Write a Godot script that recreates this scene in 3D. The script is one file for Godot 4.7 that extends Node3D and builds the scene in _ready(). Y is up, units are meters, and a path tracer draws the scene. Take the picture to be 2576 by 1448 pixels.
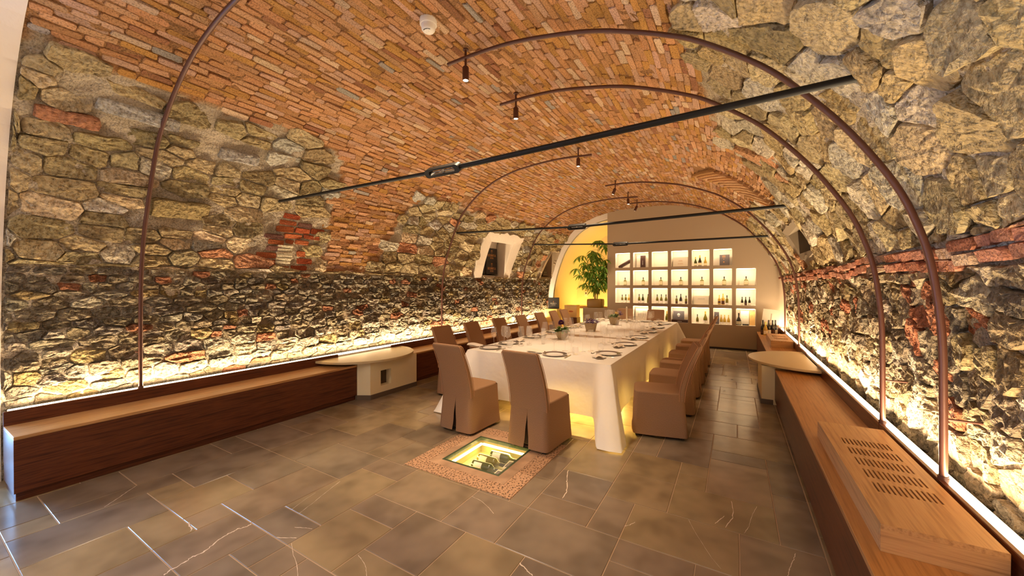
extends Node3D

# ------------------------------------------------------------------ mesh building
class MB:
	var v := PackedVector3Array()
	var n := PackedVector3Array()
	var c := PackedColorArray()
	var uv := PackedVector2Array()
	var idx := PackedInt32Array()
	var col := Color(1, 1, 1)

	func vert(p: Vector3, nn: Vector3, u := Vector2.ZERO) -> int:
		v.push_back(p); n.push_back(nn); c.push_back(col); uv.push_back(u)
		return v.size() - 1

	func face(a: int, b: int, d: int) -> void:      # counter-clockwise seen from outside
		idx.push_back(a); idx.push_back(d); idx.push_back(b)

	func tri(a: Vector3, b: Vector3, d: Vector3) -> void:
		var nn := (b - a).cross(d - a).normalized()
		face(vert(a, nn), vert(b, nn), vert(d, nn))

	func quad(a: Vector3, b: Vector3, d: Vector3, e: Vector3) -> void:
		var nn := (d - a).cross(e - b).normalized()
		var i := vert(a, nn, Vector2(0, 1)); var j := vert(b, nn, Vector2(1, 1)); var k := vert(d, nn, Vector2(1, 0)); var l := vert(e, nn, Vector2(0, 0))
		face(i, j, k); face(i, k, l)

	# a box with chamfered edges; xf places it
	func box(ctr: Vector3, size: Vector3, b := 0.0, xf := Transform3D()) -> void:
		var h := size * 0.5
		b = minf(b, minf(h.x, minf(h.y, h.z)) * 0.95)
		var ax := [Vector3(1, 0, 0), Vector3(0, 1, 0), Vector3(0, 0, 1)]
		for k in 3:
			for s in [-1.0, 1.0]:
				var w: Vector3 = ax[k] * s
				var u: Vector3 = ax[(k + 1) % 3]
				var t: Vector3 = w.cross(u)
				var hu := h[(k + 1) % 3] - b
				var ht := h[(k + 2) % 3] - b
				var m: Vector3 = ctr + w * h[k]
				quad(xf * (m - u * hu - t * ht), xf * (m + u * hu - t * ht), xf * (m + u * hu + t * ht), xf * (m - u * hu + t * ht))
		if b <= 0.0:
			return
		for k in 3:
			var e: Vector3 = ax[k]
			var a1: Vector3 = ax[(k + 1) % 3]
			var a2: Vector3 = ax[(k + 2) % 3]
			var he := h[k] - b
			var h1 := h[(k + 1) % 3]
			var h2 := h[(k + 2) % 3]
			for s1 in [-1.0, 1.0]:
				for s2 in [-1.0, 1.0]:
					var p: Vector3 = ctr + a1 * s1 * h1 + a2 * s2 * (h2 - b)
					var q: Vector3 = ctr + a1 * s1 * (h1 - b) + a2 * s2 * h2
					if s1 * s2 > 0:
						quad(xf * (p - e * he), xf * (q - e * he), xf * (q + e * he), xf * (p + e * he))
						n_fix(4, xf.basis * (a1 * s1 + a2 * s2).normalized())
					else:
						quad(xf * (q - e * he), xf * (p - e * he), xf * (p + e * he), xf * (q + e * he))
						n_fix(4, xf.basis * (a1 * s1 + a2 * s2).normalized())
		for sx in [-1.0, 1.0]:
			for sy in [-1.0, 1.0]:
				for sz in [-1.0, 1.0]:
					var g := Vector3(sx, sy, sz)
					var p0: Vector3 = ctr + g * Vector3(h.x, h.y - b, h.z - b)
					var p1: Vector3 = ctr + g * Vector3(h.x - b, h.y, h.z - b)
					var p2: Vector3 = ctr + g * Vector3(h.x - b, h.y - b, h.z)
					if sx * sy * sz > 0:
						tri(xf * p0, xf * p1, xf * p2)
					else:
						tri(xf * p0, xf * p2, xf * p1)

	func n_fix(k: int, nn: Vector3) -> void:
		for i in range(v.size() - k, v.size()):
			n[i] = nn

	func slab(x0: float, x1: float, y0: float, y1: float, z0: float, z1: float, b := 0.0) -> void:
		box(Vector3((x0 + x1) / 2, (y0 + y1) / 2, (z0 + z1) / 2), Vector3(absf(x1 - x0), absf(y1 - y0), absf(z1 - z0)), b)

	# profile (radius, height) turned about y
	func lathe(prof: Array, seg := 20, xf := Transform3D(), crease := 0.75) -> void:
		var m := prof.size()
		var sn := []
		for i in m - 1:
			var d: Vector2 = prof[i + 1] - prof[i]
			sn.append(Vector2(d.y, -d.x).normalized())
		for i in m - 1:
			var n0: Vector2 = sn[i]
			var n1: Vector2 = sn[i]
			if i > 0 and sn[i - 1].dot(sn[i]) > crease:
				n0 = (sn[i - 1] + sn[i]).normalized()
			if i < m - 2 and sn[i + 1].dot(sn[i]) > crease:
				n1 = (sn[i + 1] + sn[i]).normalized()
			var b := v.size()
			for k in seg + 1:
				var a := TAU * k / seg
				var ca := cos(a); var sa := sin(a)
				vert(xf * Vector3(prof[i].x * ca, prof[i].y, prof[i].x * sa), xf.basis * Vector3(n0.x * ca, n0.y, n0.x * sa), Vector2(float(k) / seg, 0))
				vert(xf * Vector3(prof[i + 1].x * ca, prof[i + 1].y, prof[i + 1].x * sa), xf.basis * Vector3(n1.x * ca, n1.y, n1.x * sa), Vector2(float(k) / seg, 1))
			for k in seg:
				var o := b + k * 2
				if prof[i].x > 1e-6:
					face(o, o + 3, o + 2)
					face(o, o + 1, o + 3)
				else:
					face(o, o + 1, o + 3)

	func tube(path: Array, r: float, seg := 8, closed_ends := true, r2 := -1.0) -> void:
		var m := path.size()
		var up := Vector3(0.123, 0.31, 0.94).normalized()
		var rings := []
		for i in m:
			var d: Vector3 = (path[mini(i + 1, m - 1)] - path[maxi(i - 1, 0)]).normalized()
			var s := d.cross(up)
			if s.length() < 0.05:
				s = d.cross(Vector3(1, 0, 0))
			s = s.normalized()
			up = s.cross(d).normalized()
			var rr := r if r2 < 0 else lerpf(r, r2, float(i) / (m - 1))
			var ring := []
			for k in seg:
				var a := TAU * k / seg
				var nn := s * cos(a) + up * sin(a)
				ring.append(vert(path[i] + nn * rr, nn))
			rings.append(ring)
		for i in m - 1:
			for k in seg:
				var k2 := (k + 1) % seg
				face(rings[i][k], rings[i + 1][k], rings[i + 1][k2])
				face(rings[i][k], rings[i + 1][k2], rings[i][k2])
		if closed_ends:
			for e in [0, m - 1]:
				var d: Vector3 = (path[1] - path[0]).normalized() * -1.0 if e == 0 else (path[m - 1] - path[m - 2]).normalized()
				var b := v.size()
				for k in seg:
					vert(v[rings[e][k]], d)
				for k in range(1, seg - 1):
					if e == 0:
						face(b, b + k, b + k + 1)
					else:
						face(b, b + k + 1, b + k)
				
	# a surface through a grid of points, smooth
	func grid(rows: Array, wrap := false, flip := false) -> void:
		var m := rows.size()
		var w: int = rows[0].size()
		var b := v.size()
		for i in m:
			for j in w:
				var i0 := maxi(i - 1, 0); var i1 := mini(i + 1, m - 1)
				var j0 := (j - 1 + w) % w if wrap else maxi(j - 1, 0)
				var j1 := (j + 1) % w if wrap else mini(j + 1, w - 1)
				var nn: Vector3 = (rows[i][j1] - rows[i][j0]).cross(rows[i1][j] - rows[i0][j]).normalized()
				vert(rows[i][j], -nn if flip else nn, Vector2(float(j) / (w - 1), float(i) / (m - 1)))
		for i in m - 1:
			for j in (w if wrap else w - 1):
				var j2 := (j + 1) % w
				var p := b + i * w + j; var q := b + i * w + j2; var r := b + (i + 1) * w + j2; var s := b + (i + 1) * w + j
				if flip:
					face(p, r, q); face(p, s, r)
				else:
					face(p, q, r); face(p, r, s)

	# a flat outline in x,z (counter-clockwise from above) between two heights
	func prism(poly: PackedVector2Array, y0: float, y1: float, xf := Transform3D(), sides := true) -> void:
		var t := Geometry2D.triangulate_polygon(poly)
		for i in range(0, t.size(), 3):
			var a := poly[t[i]]; var b := poly[t[i + 1]]; var d := poly[t[i + 2]]
			var A := Vector3(a.x, y1, a.y); var B := Vector3(b.x, y1, b.y); var D := Vector3(d.x, y1, d.y)
			var A0 := Vector3(a.x, y0, a.y); var B0 := Vector3(b.x, y0, b.y); var D0 := Vector3(d.x, y0, d.y)
			if (B - A).cross(D - A).y > 0:
				tri(xf * A, xf * B, xf * D); tri(xf * A0, xf * D0, xf * B0)
			else:
				tri(xf * A, xf * D, xf * B); tri(xf * A0, xf * B0, xf * D0)
		if sides:
			var ctr := Vector2.ZERO
			for p in poly:
				ctr += p / poly.size()
			for i in poly.size():
				var a := poly[i]; var b := poly[(i + 1) % poly.size()]
				var mid := (a + b) / 2
				var P := xf * Vector3(a.x, y0, a.y); var Q := xf * Vector3(b.x, y0, b.y); var R := xf * Vector3(b.x, y1, b.y); var S := xf * Vector3(a.x, y1, a.y)
				var nn := (R - P).cross(S - Q)
				var outw := xf.basis * Vector3(b.y - a.y, 0, a.x - b.x)
				if not Geometry2D.is_point_in_polygon(mid + Vector2(b.y - a.y, a.x - b.x).normalized() * 0.0005, poly):
					pass
				else:
					outw = -outw
				if nn.dot(outw) > 0:
					quad(P, Q, R, S)
				else:
					quad(Q, P, S, R)

	func arrays() -> Array:
		var a := []
		a.resize(Mesh.ARRAY_MAX)
		a[Mesh.ARRAY_VERTEX] = v; a[Mesh.ARRAY_NORMAL] = n; a[Mesh.ARRAY_COLOR] = c; a[Mesh.ARRAY_TEX_UV] = uv; a[Mesh.ARRAY_INDEX] = idx
		return a

	func mesh() -> ArrayMesh:
		var m := ArrayMesh.new()
		m.add_surface_from_arrays(Mesh.PRIMITIVE_TRIANGLES, arrays())
		return m

	# positions, colours and indices only, with smooth normals computed
	func smooth_mesh() -> ArrayMesh:
		var st := SurfaceTool.new()
		var a := []
		a.resize(Mesh.ARRAY_MAX)
		a[Mesh.ARRAY_VERTEX] = v; a[Mesh.ARRAY_COLOR] = c; a[Mesh.ARRAY_INDEX] = idx
		st.create_from_arrays(a)
		st.generate_normals()
		return st.commit()

	func flat_mesh() -> ArrayMesh:
		var a := []
		a.resize(Mesh.ARRAY_MAX)
		a[Mesh.ARRAY_VERTEX] = v; a[Mesh.ARRAY_COLOR] = c; a[Mesh.ARRAY_INDEX] = idx
		var m := ArrayMesh.new()
		m.add_surface_from_arrays(Mesh.PRIMITIVE_TRIANGLES, a)
		return m

# ------------------------------------------------------------------ naming and tagging
var taken := {}
var rng := RandomNumberGenerator.new()

func numbered(called: String) -> String:
	if not taken.has(called):
		taken[called] = 0
		return called
	taken[called] += 1
	return "%s_%03d" % [called, taken[called]]

func thing(called: String, label: String, category: String, at := Vector3.ZERO, turn := 0.0, group := "") -> Node3D:
	var o := Node3D.new()
	o.name = numbered(called)
	add_child(o, true)
	o.position = at
	o.rotation.y = turn
	return tag(o, label, category, group)

func tag(o: Node3D, label: String, category: String, group := "") -> Node3D:
	o.set_meta("label", label)
	o.set_meta("category", category)
	if group != "":
		o.set_meta("group", group)
	return o

func part(called: String, mesh: Mesh, mat: Material, parent: Node3D, at := Vector3.ZERO, label := "") -> MeshInstance3D:
	var o := MeshInstance3D.new()
	o.name = called
	o.mesh = mesh
	o.material_override = mat
	o.position = at
	if label != "":
		o.set_meta("label", label)
	parent.add_child(o, true)
	return o

func single(called: String, mesh: Mesh, mat: Material, label: String, category: String, at := Vector3.ZERO, turn := 0.0, group := "") -> MeshInstance3D:
	var o := MeshInstance3D.new()
	o.name = numbered(called)
	o.mesh = mesh
	o.material_override = mat
	add_child(o, true)
	o.position = at
	o.rotation.y = turn
	tag(o, label, category, group)
	return o

func setting(called: String, mesh: Mesh = null, mat: Material = null, label := "", category := "") -> Node3D:
	var o: Node3D
	if mesh:
		o = MeshInstance3D.new()
		o.mesh = mesh
		o.material_override = mat
	else:
		o = Node3D.new()
	o.name = numbered(called)
	add_child(o, true)
	o.set_meta("kind", "structure")
	o.set_meta("label", label)
	o.set_meta("category", category)
	return o

func dup(root: Node3D, label: String, at: Vector3, turn := 0.0, called := "") -> Node3D:
	var r: Node3D = root.duplicate()
	r.name = numbered(called if called != "" else root.get_meta("kind_name"))
	add_child(r, true)
	r.position = at
	r.rotation.y = turn
	r.set_meta("label", label)
	return r

# ------------------------------------------------------------------ materials
func mat(col: Color, rough := 0.6, metal := 0.0, spec := 0.5) -> StandardMaterial3D:
	var m := StandardMaterial3D.new()
	m.albedo_color = col
	m.roughness = rough
	m.metallic = metal
	m.metallic_specular = spec
	return m

func noise_tex(freq: float, octaves: int, ramp: Array, size := 512, seed_ := 1, type := FastNoiseLite.TYPE_SIMPLEX_SMOOTH, fractal := FastNoiseLite.FRACTAL_FBM) -> NoiseTexture2D:
	var f := FastNoiseLite.new()
	f.seed = seed_
	f.noise_type = type
	f.frequency = freq
	f.fractal_type = fractal
	f.fractal_octaves = octaves
	f.fractal_gain = 0.55
	var t := NoiseTexture2D.new()
	t.width = size
	t.height = size
	t.seamless = true
	t.noise = f
	var g := Gradient.new()
	var offs := PackedFloat32Array()
	var cols := PackedColorArray()
	for r in ramp:
		offs.push_back(r[0])
		cols.push_back(r[1])
	g.offsets = offs
	g.colors = cols
	t.color_ramp = g
	return t

func grey(x: float) -> Color:
	return Color(x, x, x)

func tri_map(m: StandardMaterial3D, scale: Vector3, world := true) -> StandardMaterial3D:
	m.uv1_triplanar = true
	m.uv1_world_triplanar = world
	m.uv1_scale = scale
	m.uv1_triplanar_sharpness = 4.0
	return m

func glow(col: Color, energy: float) -> StandardMaterial3D:
	var m := mat(Color(0.9, 0.9, 0.9), 0.6)
	m.emission_enabled = true
	m.emission = col
	m.emission_energy_multiplier = energy
	return m

func clear_glass(tint := Color(0.96, 0.98, 0.97), a := 0.04) -> StandardMaterial3D:
	var m := mat(Color(tint.r, tint.g, tint.b, a), 0.03)
	m.transparency = BaseMaterial3D.TRANSPARENCY_ALPHA
	m.cull_mode = BaseMaterial3D.CULL_DISABLED
	return m

var M := {}

func s255(r: float, g: float, b: float) -> Color:
	return Color(r / 255.0, g / 255.0, b / 255.0)

func lin(r: float, g: float, b: float) -> Color:
	return s255(r, g, b).srgb_to_linear()

func make_materials() -> void:
	var mott := noise_tex(0.018, 6, [[0.0, grey(0.55)], [0.3, grey(0.78)], [0.5, grey(0.9)], [1.0, grey(1.0)]], 512, 3)
	var relief := noise_tex(0.016, 6, [[0.0, grey(0.0)], [0.45, grey(0.55)], [1.0, grey(1.0)]], 512, 9)
	var pits := noise_tex(0.035, 5, [[0.0, grey(0.4)], [0.28, grey(0.76)], [0.5, grey(0.93)], [1.0, grey(1.0)]], 512, 21)
	var st := mat(Color(1, 1, 1), 0.92, 0.0, 0.25)
	st.vertex_color_use_as_albedo = true
	st.albedo_texture = mott
	st.heightmap_enabled = true
	st.heightmap_texture = relief
	st.heightmap_scale = 2.6
	tri_map(st, Vector3(2.6, 2.6, 2.6))
	M.stone = st
	var br := mat(Color(1, 1, 1), 0.92, 0.0, 0.2)
	br.vertex_color_use_as_albedo = true
	br.albedo_texture = pits
	br.heightmap_enabled = true
	br.heightmap_texture = relief
	br.heightmap_scale = 0.7
	tri_map(br, Vector3(3.4, 3.4, 3.4))
	M.brick = br
	var mo := mat(Color(1, 1, 1), 0.95, 0.0, 0.2)
	mo.vertex_color_use_as_albedo = true
	mo.albedo_texture = pits
	mo.heightmap_enabled = true
	mo.heightmap_texture = relief
	mo.heightmap_scale = 1.8
	tri_map(mo, Vector3(3.0, 3.0, 3.0))
	M.mortar = mo
	var pl := mat(s255(226, 214, 200), 0.85, 0.0, 0.3)
	pl.heightmap_enabled = true
	pl.heightmap_texture = relief
	pl.heightmap_scale = 0.25
	tri_map(pl, Vector3(1.1, 1.1, 1.1))
	M.plaster = pl
	M.taupe = mat(s255(172, 152, 128), 0.75, 0.0, 0.3)
	M.cream = mat(s255(238, 222, 180), 0.85, 0.0, 0.3)
	M.base = mat(s255(98, 82, 66), 0.6)
	var tile := mat(Color(1, 1, 1), 0.22, 0.0, 0.5)
	tile.vertex_color_use_as_albedo = true
	tile.albedo_texture = noise_tex(0.005, 3, [[0.0, grey(0.78)], [0.5, grey(0.92)], [1.0, grey(1.0)]], 512, 5)
	tile.roughness_texture = noise_tex(0.008, 4, [[0.0, grey(0.85)], [1.0, grey(1.0)]], 256, 15)
	tile.heightmap_enabled = true
	tile.heightmap_texture = relief
	tile.heightmap_scale = 0.02
	tri_map(tile, Vector3(0.9, 0.9, 0.9))
	M.tile = tile
	M.grout = mat(s255(176, 150, 124), 0.9, 0.0, 0.2)
	M.vein = mat(s255(214, 196, 176), 0.6)
	var grain := noise_tex(0.012, 5, [[0.0, s255(52, 24, 14)], [0.35, s255(88, 44, 25)], [0.55, s255(108, 58, 33)], [0.75, s255(80, 40, 23)], [1.0, s255(122, 70, 42)]], 512, 31)
	var wood := mat(Color(1, 1, 1), 0.38, 0.0, 0.45)
	wood.albedo_texture = grain
	tri_map(wood, Vector3(5.0, 5.0, 0.22))
	M.wood = wood
	var lw := mat(s255(255, 250, 240), 0.4, 0.0, 0.4)
	lw.albedo_texture = noise_tex(0.012, 5, [[0.0, s255(150, 110, 70)], [0.4, s255(186, 144, 98)], [0.6, s255(198, 156, 108)], [1.0, s255(170, 126, 84)]], 512, 32)
	tri_map(lw, Vector3(5.0, 5.0, 0.2))
	M.pale_lit_wood = lw  # pale box wood; on the left seats it carries the strip glare
	M.slab_top = mat(s255(200, 180, 138), 0.35, 0.0, 0.4)
	M.bronze = mat(s255(86, 52, 40), 0.42, 0.2, 0.5)
	M.black = mat(s255(24, 22, 22), 0.5, 0.0, 0.35)
	M.matt_black = mat(s255(40, 33, 30), 0.6)
	M.lens = glow(Color(1.0, 0.93, 0.8), 14.0)
	M.led = glow(Color(1.0, 0.9, 0.74), 9.0)
	M.white = mat(s255(236, 232, 226), 0.45)
	var cl := mat(s255(238, 232, 224), 0.85, 0.0, 0.2)
	cl.backlight_enabled = true
	cl.backlight = Color(0.42, 0.4, 0.36)
	cl.heightmap_enabled = true
	cl.heightmap_texture = noise_tex(0.02, 3, [[0.0, grey(0)], [1.0, grey(1)]], 256, 12)
	cl.heightmap_scale = 0.25
	tri_map(cl, Vector3(1.3, 1.3, 1.3))
	M.cloth = cl
	var weave := mat(s255(176, 138, 106), 0.95, 0.0, 0.15)
	weave.albedo_texture = noise_tex(0.09, 3, [[0.0, grey(0.72)], [0.5, grey(0.9)], [1.0, grey(1.0)]], 512, 41)
	tri_map(weave, Vector3(5, 2.2, 5), false)
	M.fabric = weave
	M.piping = mat(s255(190, 140, 104), 0.85)
	M.slit_dark = mat(s255(60, 42, 32), 0.95)  # dark tone for the shade inside the chair slits
	M.china = mat(s255(238, 232, 226), 0.18, 0.0, 0.6)
	M.rim_grey = mat(s255(112, 100, 98), 0.15, 0.2, 0.6)
	M.steel = mat(s255(190, 184, 176), 0.2, 0.9, 0.5)
	M.napkin = mat(s255(232, 218, 200), 0.85)
	M.glass = clear_glass(Color(0.98, 0.97, 0.94), 0.09)
	M.glass_rim_glint = clear_glass(Color(1.0, 0.98, 0.95), 0.45)  # more opaque and whitish, a bright glint put into the colour
	M.floor_glass = clear_glass(Color(0.9, 0.97, 0.9), 0.05)
	M.glass_edge = mat(s255(70, 84, 62), 0.25)
	M.bottle_green = mat(s255(58, 66, 18), 0.12, 0.0, 0.6)
	M.bottle_green.backlight_enabled = true
	M.bottle_green.backlight = Color(0.32, 0.34, 0.08)
	M.bottle_gold = mat(s255(196, 160, 62), 0.12, 0.0, 0.6)
	M.bottle_gold.backlight_enabled = true
	M.bottle_gold.backlight = Color(0.4, 0.32, 0.1)
	M.bottle_dark = mat(s255(36, 30, 22), 0.12, 0.0, 0.6)
	M.bottle_olive = mat(s255(112, 104, 30), 0.12, 0.0, 0.6)
	M.bottle_olive.backlight_enabled = true
	M.bottle_olive.backlight = Color(0.4, 0.36, 0.08)
	M.gold_foil = mat(s255(214, 184, 92), 0.3, 0.5)
	M.label_cream = mat(s255(240, 228, 190), 0.7)
	M.label_white = mat(s255(244, 238, 226), 0.7)
	M.label_brown = mat(s255(82, 48, 34), 0.6)
	M.print_gold = mat(s255(208, 142, 78), 0.5)
	M.print_grey = mat(s255(190, 180, 160), 0.6)
	M.print_white = mat(s255(236, 232, 226), 0.6)
	M.print_black = mat(s255(30, 28, 28), 0.6)
	M.card_grey = mat(s255(104, 96, 100), 0.6)
	M.card_brown = mat(s255(74, 46, 38), 0.5)
	M.card_white = mat(s255(244, 234, 214), 0.7)
	M.card_tan = mat(s255(226, 186, 118), 0.6)
	M.pot = mat(s255(176, 156, 122), 0.9)
	M.pot.heightmap_enabled = true
	M.pot.heightmap_texture = relief
	M.pot.heightmap_scale = 0.6
	tri_map(M.pot, Vector3(6, 6, 6), false)
	M.planter = mat(s255(140, 104, 40), 0.45)
	M.soil = mat(s255(50, 36, 24), 0.95)
	M.leaf = mat(s255(92, 128, 48), 0.45)
	M.leaf.backlight_enabled = true
	M.leaf.backlight = Color(0.3, 0.4, 0.1)
	M.leaf_dark = mat(s255(66, 92, 40), 0.5)
	M.leaf_dark.backlight_enabled = true
	M.leaf_dark.backlight = Color(0.2, 0.28, 0.08)
	M.stem = mat(s255(128, 104, 52), 0.7)
	M.purple = mat(s255(104, 40, 104), 0.6)
	M.violet = mat(s255(84, 40, 112), 0.6)
	M.yellow = mat(s255(228, 190, 70), 0.6)
	M.candle = mat(s255(240, 230, 206), 0.5)
	M.vent = mat(s255(92, 74, 54), 0.7)
	M.hole_shade = mat(s255(70, 52, 36), 0.95)  # shade inside the recess and the slots put into the colour
	M.well = mat(s255(168, 160, 116), 0.7)
	var lwx: StandardMaterial3D = lw.duplicate()
	lwx.uv1_scale = Vector3(0.25, 6.0, 6.0)
	M.light_wood_across = lwx

# ------------------------------------------------------------------ the scene
func _ready() -> void:
	rng.seed = 20240
	# camera
	var cam := Camera3D.new()
	cam.name = "camera"
	cam.fov = rad_to_deg(2.0 * atan(724.0 / 950.0))
	cam.position = Vector3(0, 1.6, 0)
	cam.rotation = Vector3(-atan(6.0 / 950.0), deg_to_rad(30.53), 0)
	cam.near = 0.05
	cam.far = 100.0
	add_child(cam, true)
	cam.current = true
	# sky outside the unseen door opening, exposure
	var env := Environment.new()
	env.background_mode = Environment.BG_COLOR
	env.background_color = Color(0.55, 0.75, 1.0)
	env.background_energy_multiplier = 30.0
	env.tonemap_mode = Environment.TONE_MAPPER_LINEAR
	env.tonemap_exposure = EXPOSURE
	env.sdfgi_enabled = true
	env.ssao_enabled = true
	env.ssil_enabled = true
	var we := WorldEnvironment.new()
	we.name = "environment"
	we.environment = env
	add_child(we, true)
	# the two long light strips behind the benches
	area("strip_light", Vector3(-5.035, 0.615, -5.75), Vector3(-0.12, 1.0, 0).normalized(), Vector2(10.3, 0.03), WARM, LED_ENERGY)
	area("strip_light", Vector3(0.965, 0.615, -6.0), Vector3(0.12, 1.0, 0).normalized(), Vector2(9.7, 0.03), WARM, LED_ENERGY)
	make_materials()
	build_vault()
	build_floor()
	build_ends()
	build_anteroom()
	build_benches()
	build_half_tables()
	build_arch_lights()
	build_tie_rods()
	build_detector()
	build_floor_display()
	build_table()
	build_chairs()
	build_settings()
	build_pots()
	build_wall_niches()
	build_back_niches()
	build_alcove()
	build_bench_things()

const EXPOSURE := 1.0
const WARM := Color(1.0, 0.88, 0.7)
const LED_ENERGY := 31.0

# a long flat light facing "dir"; its long side lies along z
func area(called: String, at: Vector3, dir: Vector3, size: Vector2, col: Color, energy: float, along := Vector3(0, 0, 1), parent: Node = null) -> AreaLight3D:
	var l := AreaLight3D.new()
	l.name = called
	l.area_size = size
	l.light_color = col
	l.light_energy = energy
	l.area_normalize_energy = true
	l.shadow_enabled = true
	l.set("area_range", 30.0)
	l.set("area_attenuation", 2.0)
	var z := -dir.normalized()
	var x := (along - z * along.dot(z)).normalized()
	var y := z.cross(x)
	l.transform = Transform3D(Basis(x, y, z), at)
	(parent if parent else self).add_child(l, true)
	return l

func spot(called: String, at: Vector3, dir: Vector3, angle: float, col: Color, energy: float, size := 0.02) -> SpotLight3D:
	var l := SpotLight3D.new()
	l.name = called
	l.light_color = col
	l.light_energy = energy
	l.spot_angle = angle
	l.spot_angle_attenuation = 0.6
	l.spot_range = 30.0
	l.spot_attenuation = 2.0
	l.light_size = size
	l.shadow_enabled = true
	add_child(l, true)
	l.position = at
	var up := Vector3(0, 0, 1) if absf(dir.normalized().y) > 0.9 else Vector3(0, 1, 0)
	l.basis = Basis.looking_at(dir, up)
	return l

# ------------------------------------------------------------------ the vault
# the cross-section of the barrel vault from the left floor over the crown to the right floor
const SECTION := [Vector2(-5.17, 0.0), Vector2(-5.165, 0.6), Vector2(-5.13, 1.2), Vector2(-5.06, 1.70), Vector2(-4.88, 2.31), Vector2(-4.61, 2.87), Vector2(-4.20, 3.33), Vector2(-3.70, 3.60), Vector2(-3.09, 3.74), Vector2(-2.4, 3.785), Vector2(-1.65, 3.775), Vector2(-1.19, 3.70), Vector2(-0.60, 3.53), Vector2(-0.16, 3.31), Vector2(0.21, 3.03), Vector2(0.64, 2.51), Vector2(0.93, 1.93), Vector2(1.05, 1.36), Vector2(1.10, 0.6), Vector2(1.11, 0.0)]
const A0 := 0.53      # the near end of the vault (distance along it)
const A1 := 10.95     # the far end
const STEP := 0.02
var sec_p := PackedVector2Array()
var sec_n := PackedVector2Array()
var sec_len := 0.0
var fn := FastNoiseLite.new()
var fn2 := FastNoiseLite.new()

func section_setup() -> void:
	var dense := PackedVector2Array()
	var m := SECTION.size()
	for i in m - 1:
		var p0: Vector2 = SECTION[maxi(i - 1, 0)]
		var p3: Vector2 = SECTION[mini(i + 2, m - 1)]
		for k in 24:
			dense.push_back(SECTION[i].cubic_interpolate(SECTION[i + 1], p0, p3, k / 24.0))
	dense.push_back(SECTION[m - 1])
	var cum := PackedFloat32Array([0.0])
	for i in range(1, dense.size()):
		cum.push_back(cum[i - 1] + dense[i].distance_to(dense[i - 1]))
	sec_len = cum[cum.size() - 1]
	var j := 0
	var s := 0.0
	while s <= sec_len:
		while j < dense.size() - 2 and cum[j + 1] < s:
			j += 1
		sec_p.push_back(dense[j].lerp(dense[j + 1], (s - cum[j]) / maxf(cum[j + 1] - cum[j], 1e-6)))
		s += STEP
	sec_p.push_back(dense[dense.size() - 1])
	for i in sec_p.size():
		var d := sec_p[mini(i + 3, sec_p.size() - 1)] - sec_p[maxi(i - 3, 0)]
		sec_n.push_back(Vector2(d.y, -d.x).normalized())
	fn.seed = 11
	fn.frequency = 1.0
	fn.fractal_octaves = 3
	fn2.seed = 77
	fn2.frequency = 1.0
	fn2.fractal_type = FastNoiseLite.FRACTAL_NONE

func on_vault(a: float, s: float, d: float) -> Vector3:
	var f := clampf(s / STEP, 0.0, sec_p.size() - 1.001)
	var i := int(f)
	var t := f - i
	var p := sec_p[i].lerp(sec_p[i + 1], t)
	var nn := sec_n[i].lerp(sec_n[i + 1], t)
	return Vector3(p.x + nn.x * d, p.y + nn.y * d, -a)

func inward(s: float) -> Vector3:
	var i := clampi(int(s / STEP), 0, sec_n.size() - 1)
	return Vector3(sec_n[i].x, sec_n[i].y, 0)

# where stone gives way to brick on the left and on the right
func left_edge(a: float) -> float:
	var w := fn.get_noise_2d(a * 3.0, 5.0) * 0.14
	if a < 2.2:
		return 3.53 + w
	if a < 3.1:
		return lerpf(3.53, 3.42, (a - 2.2) / 0.9) + w
	if a < 3.3:
		return lerpf(3.42, 1.9, (a - 3.1) / 0.2) + w
	if a < 4.1:
		return 1.79
	if a < 4.55:
		return lerpf(1.8, 3.15, (a - 4.1) / 0.45) + w
	return 3.24 + w

func right_edge(a: float) -> float:
	var w := fn.get_noise_2d(a * 3.0, 25.0) * 0.12
	if a < 3.4:
		return 7.64 + w
	if a < 5.0:
		return lerpf(7.66, 7.8, (a - 3.4) / 1.6) + w
	if a < 5.7:
		return lerpf(7.8, 8.3, (a - 5.0) / 0.7) + w
	if a < 6.8:
		return 8.66 + w * 0.5
	return 8.35 + w

func red_patch(a: float, s: float) -> bool:
	var w := fn.get_noise_2d(a * 9.0, s * 9.0) * 0.16
	return a > 2.42 + w + maxf(0.0, (s - 2.1)) * 0.35 and a < 3.02 + w and s > 1.8 and s < 2.52 + w

func is_brick(a: float, s: float) -> bool:
	return (s > left_edge(a) and s < right_edge(a)) or red_patch(a, s)

func in_hole(a: float, s: float, grow := 0.0) -> bool:
	if a > 6.9 - grow and a < 8.32 + grow and s > 1.84 - grow and s < 2.84 + grow:
		return true
	if a > 10.14 - grow + (s - 1.88) * 0.35 and s > 1.88 - grow and s < 2.7 + grow:
		return true
	if a > 6.12 - grow and a < 7.2 + grow and s > 9.06 - grow and s < 9.44 + grow:
		return true
	return false

const CAM := Vector3(0, 1.6, 0)

func in_view(p: Vector3) -> bool:
	var q := Basis(Vector3.UP, deg_to_rad(30.53)).inverse() * (p - CAM)
	if q.z > -0.05:
		return false
	return absf(q.x / -q.z) < 1.4 and absf(q.y / -q.z) < 0.8

func pick(list: Array) -> Color:
	var total := 0.0
	for e in list:
		total += e[0]
	var r := rng.randf() * total
	for e in list:
		r -= e[0]
		if r <= 0:
			var k: Color = e[1]
			var b := rng.randf_range(0.84, 1.14)
			return Color(k.r * b * rng.randf_range(0.96, 1.04), k.g * b, k.b * b * rng.randf_range(0.95, 1.05))
	return list[0][1]

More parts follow.
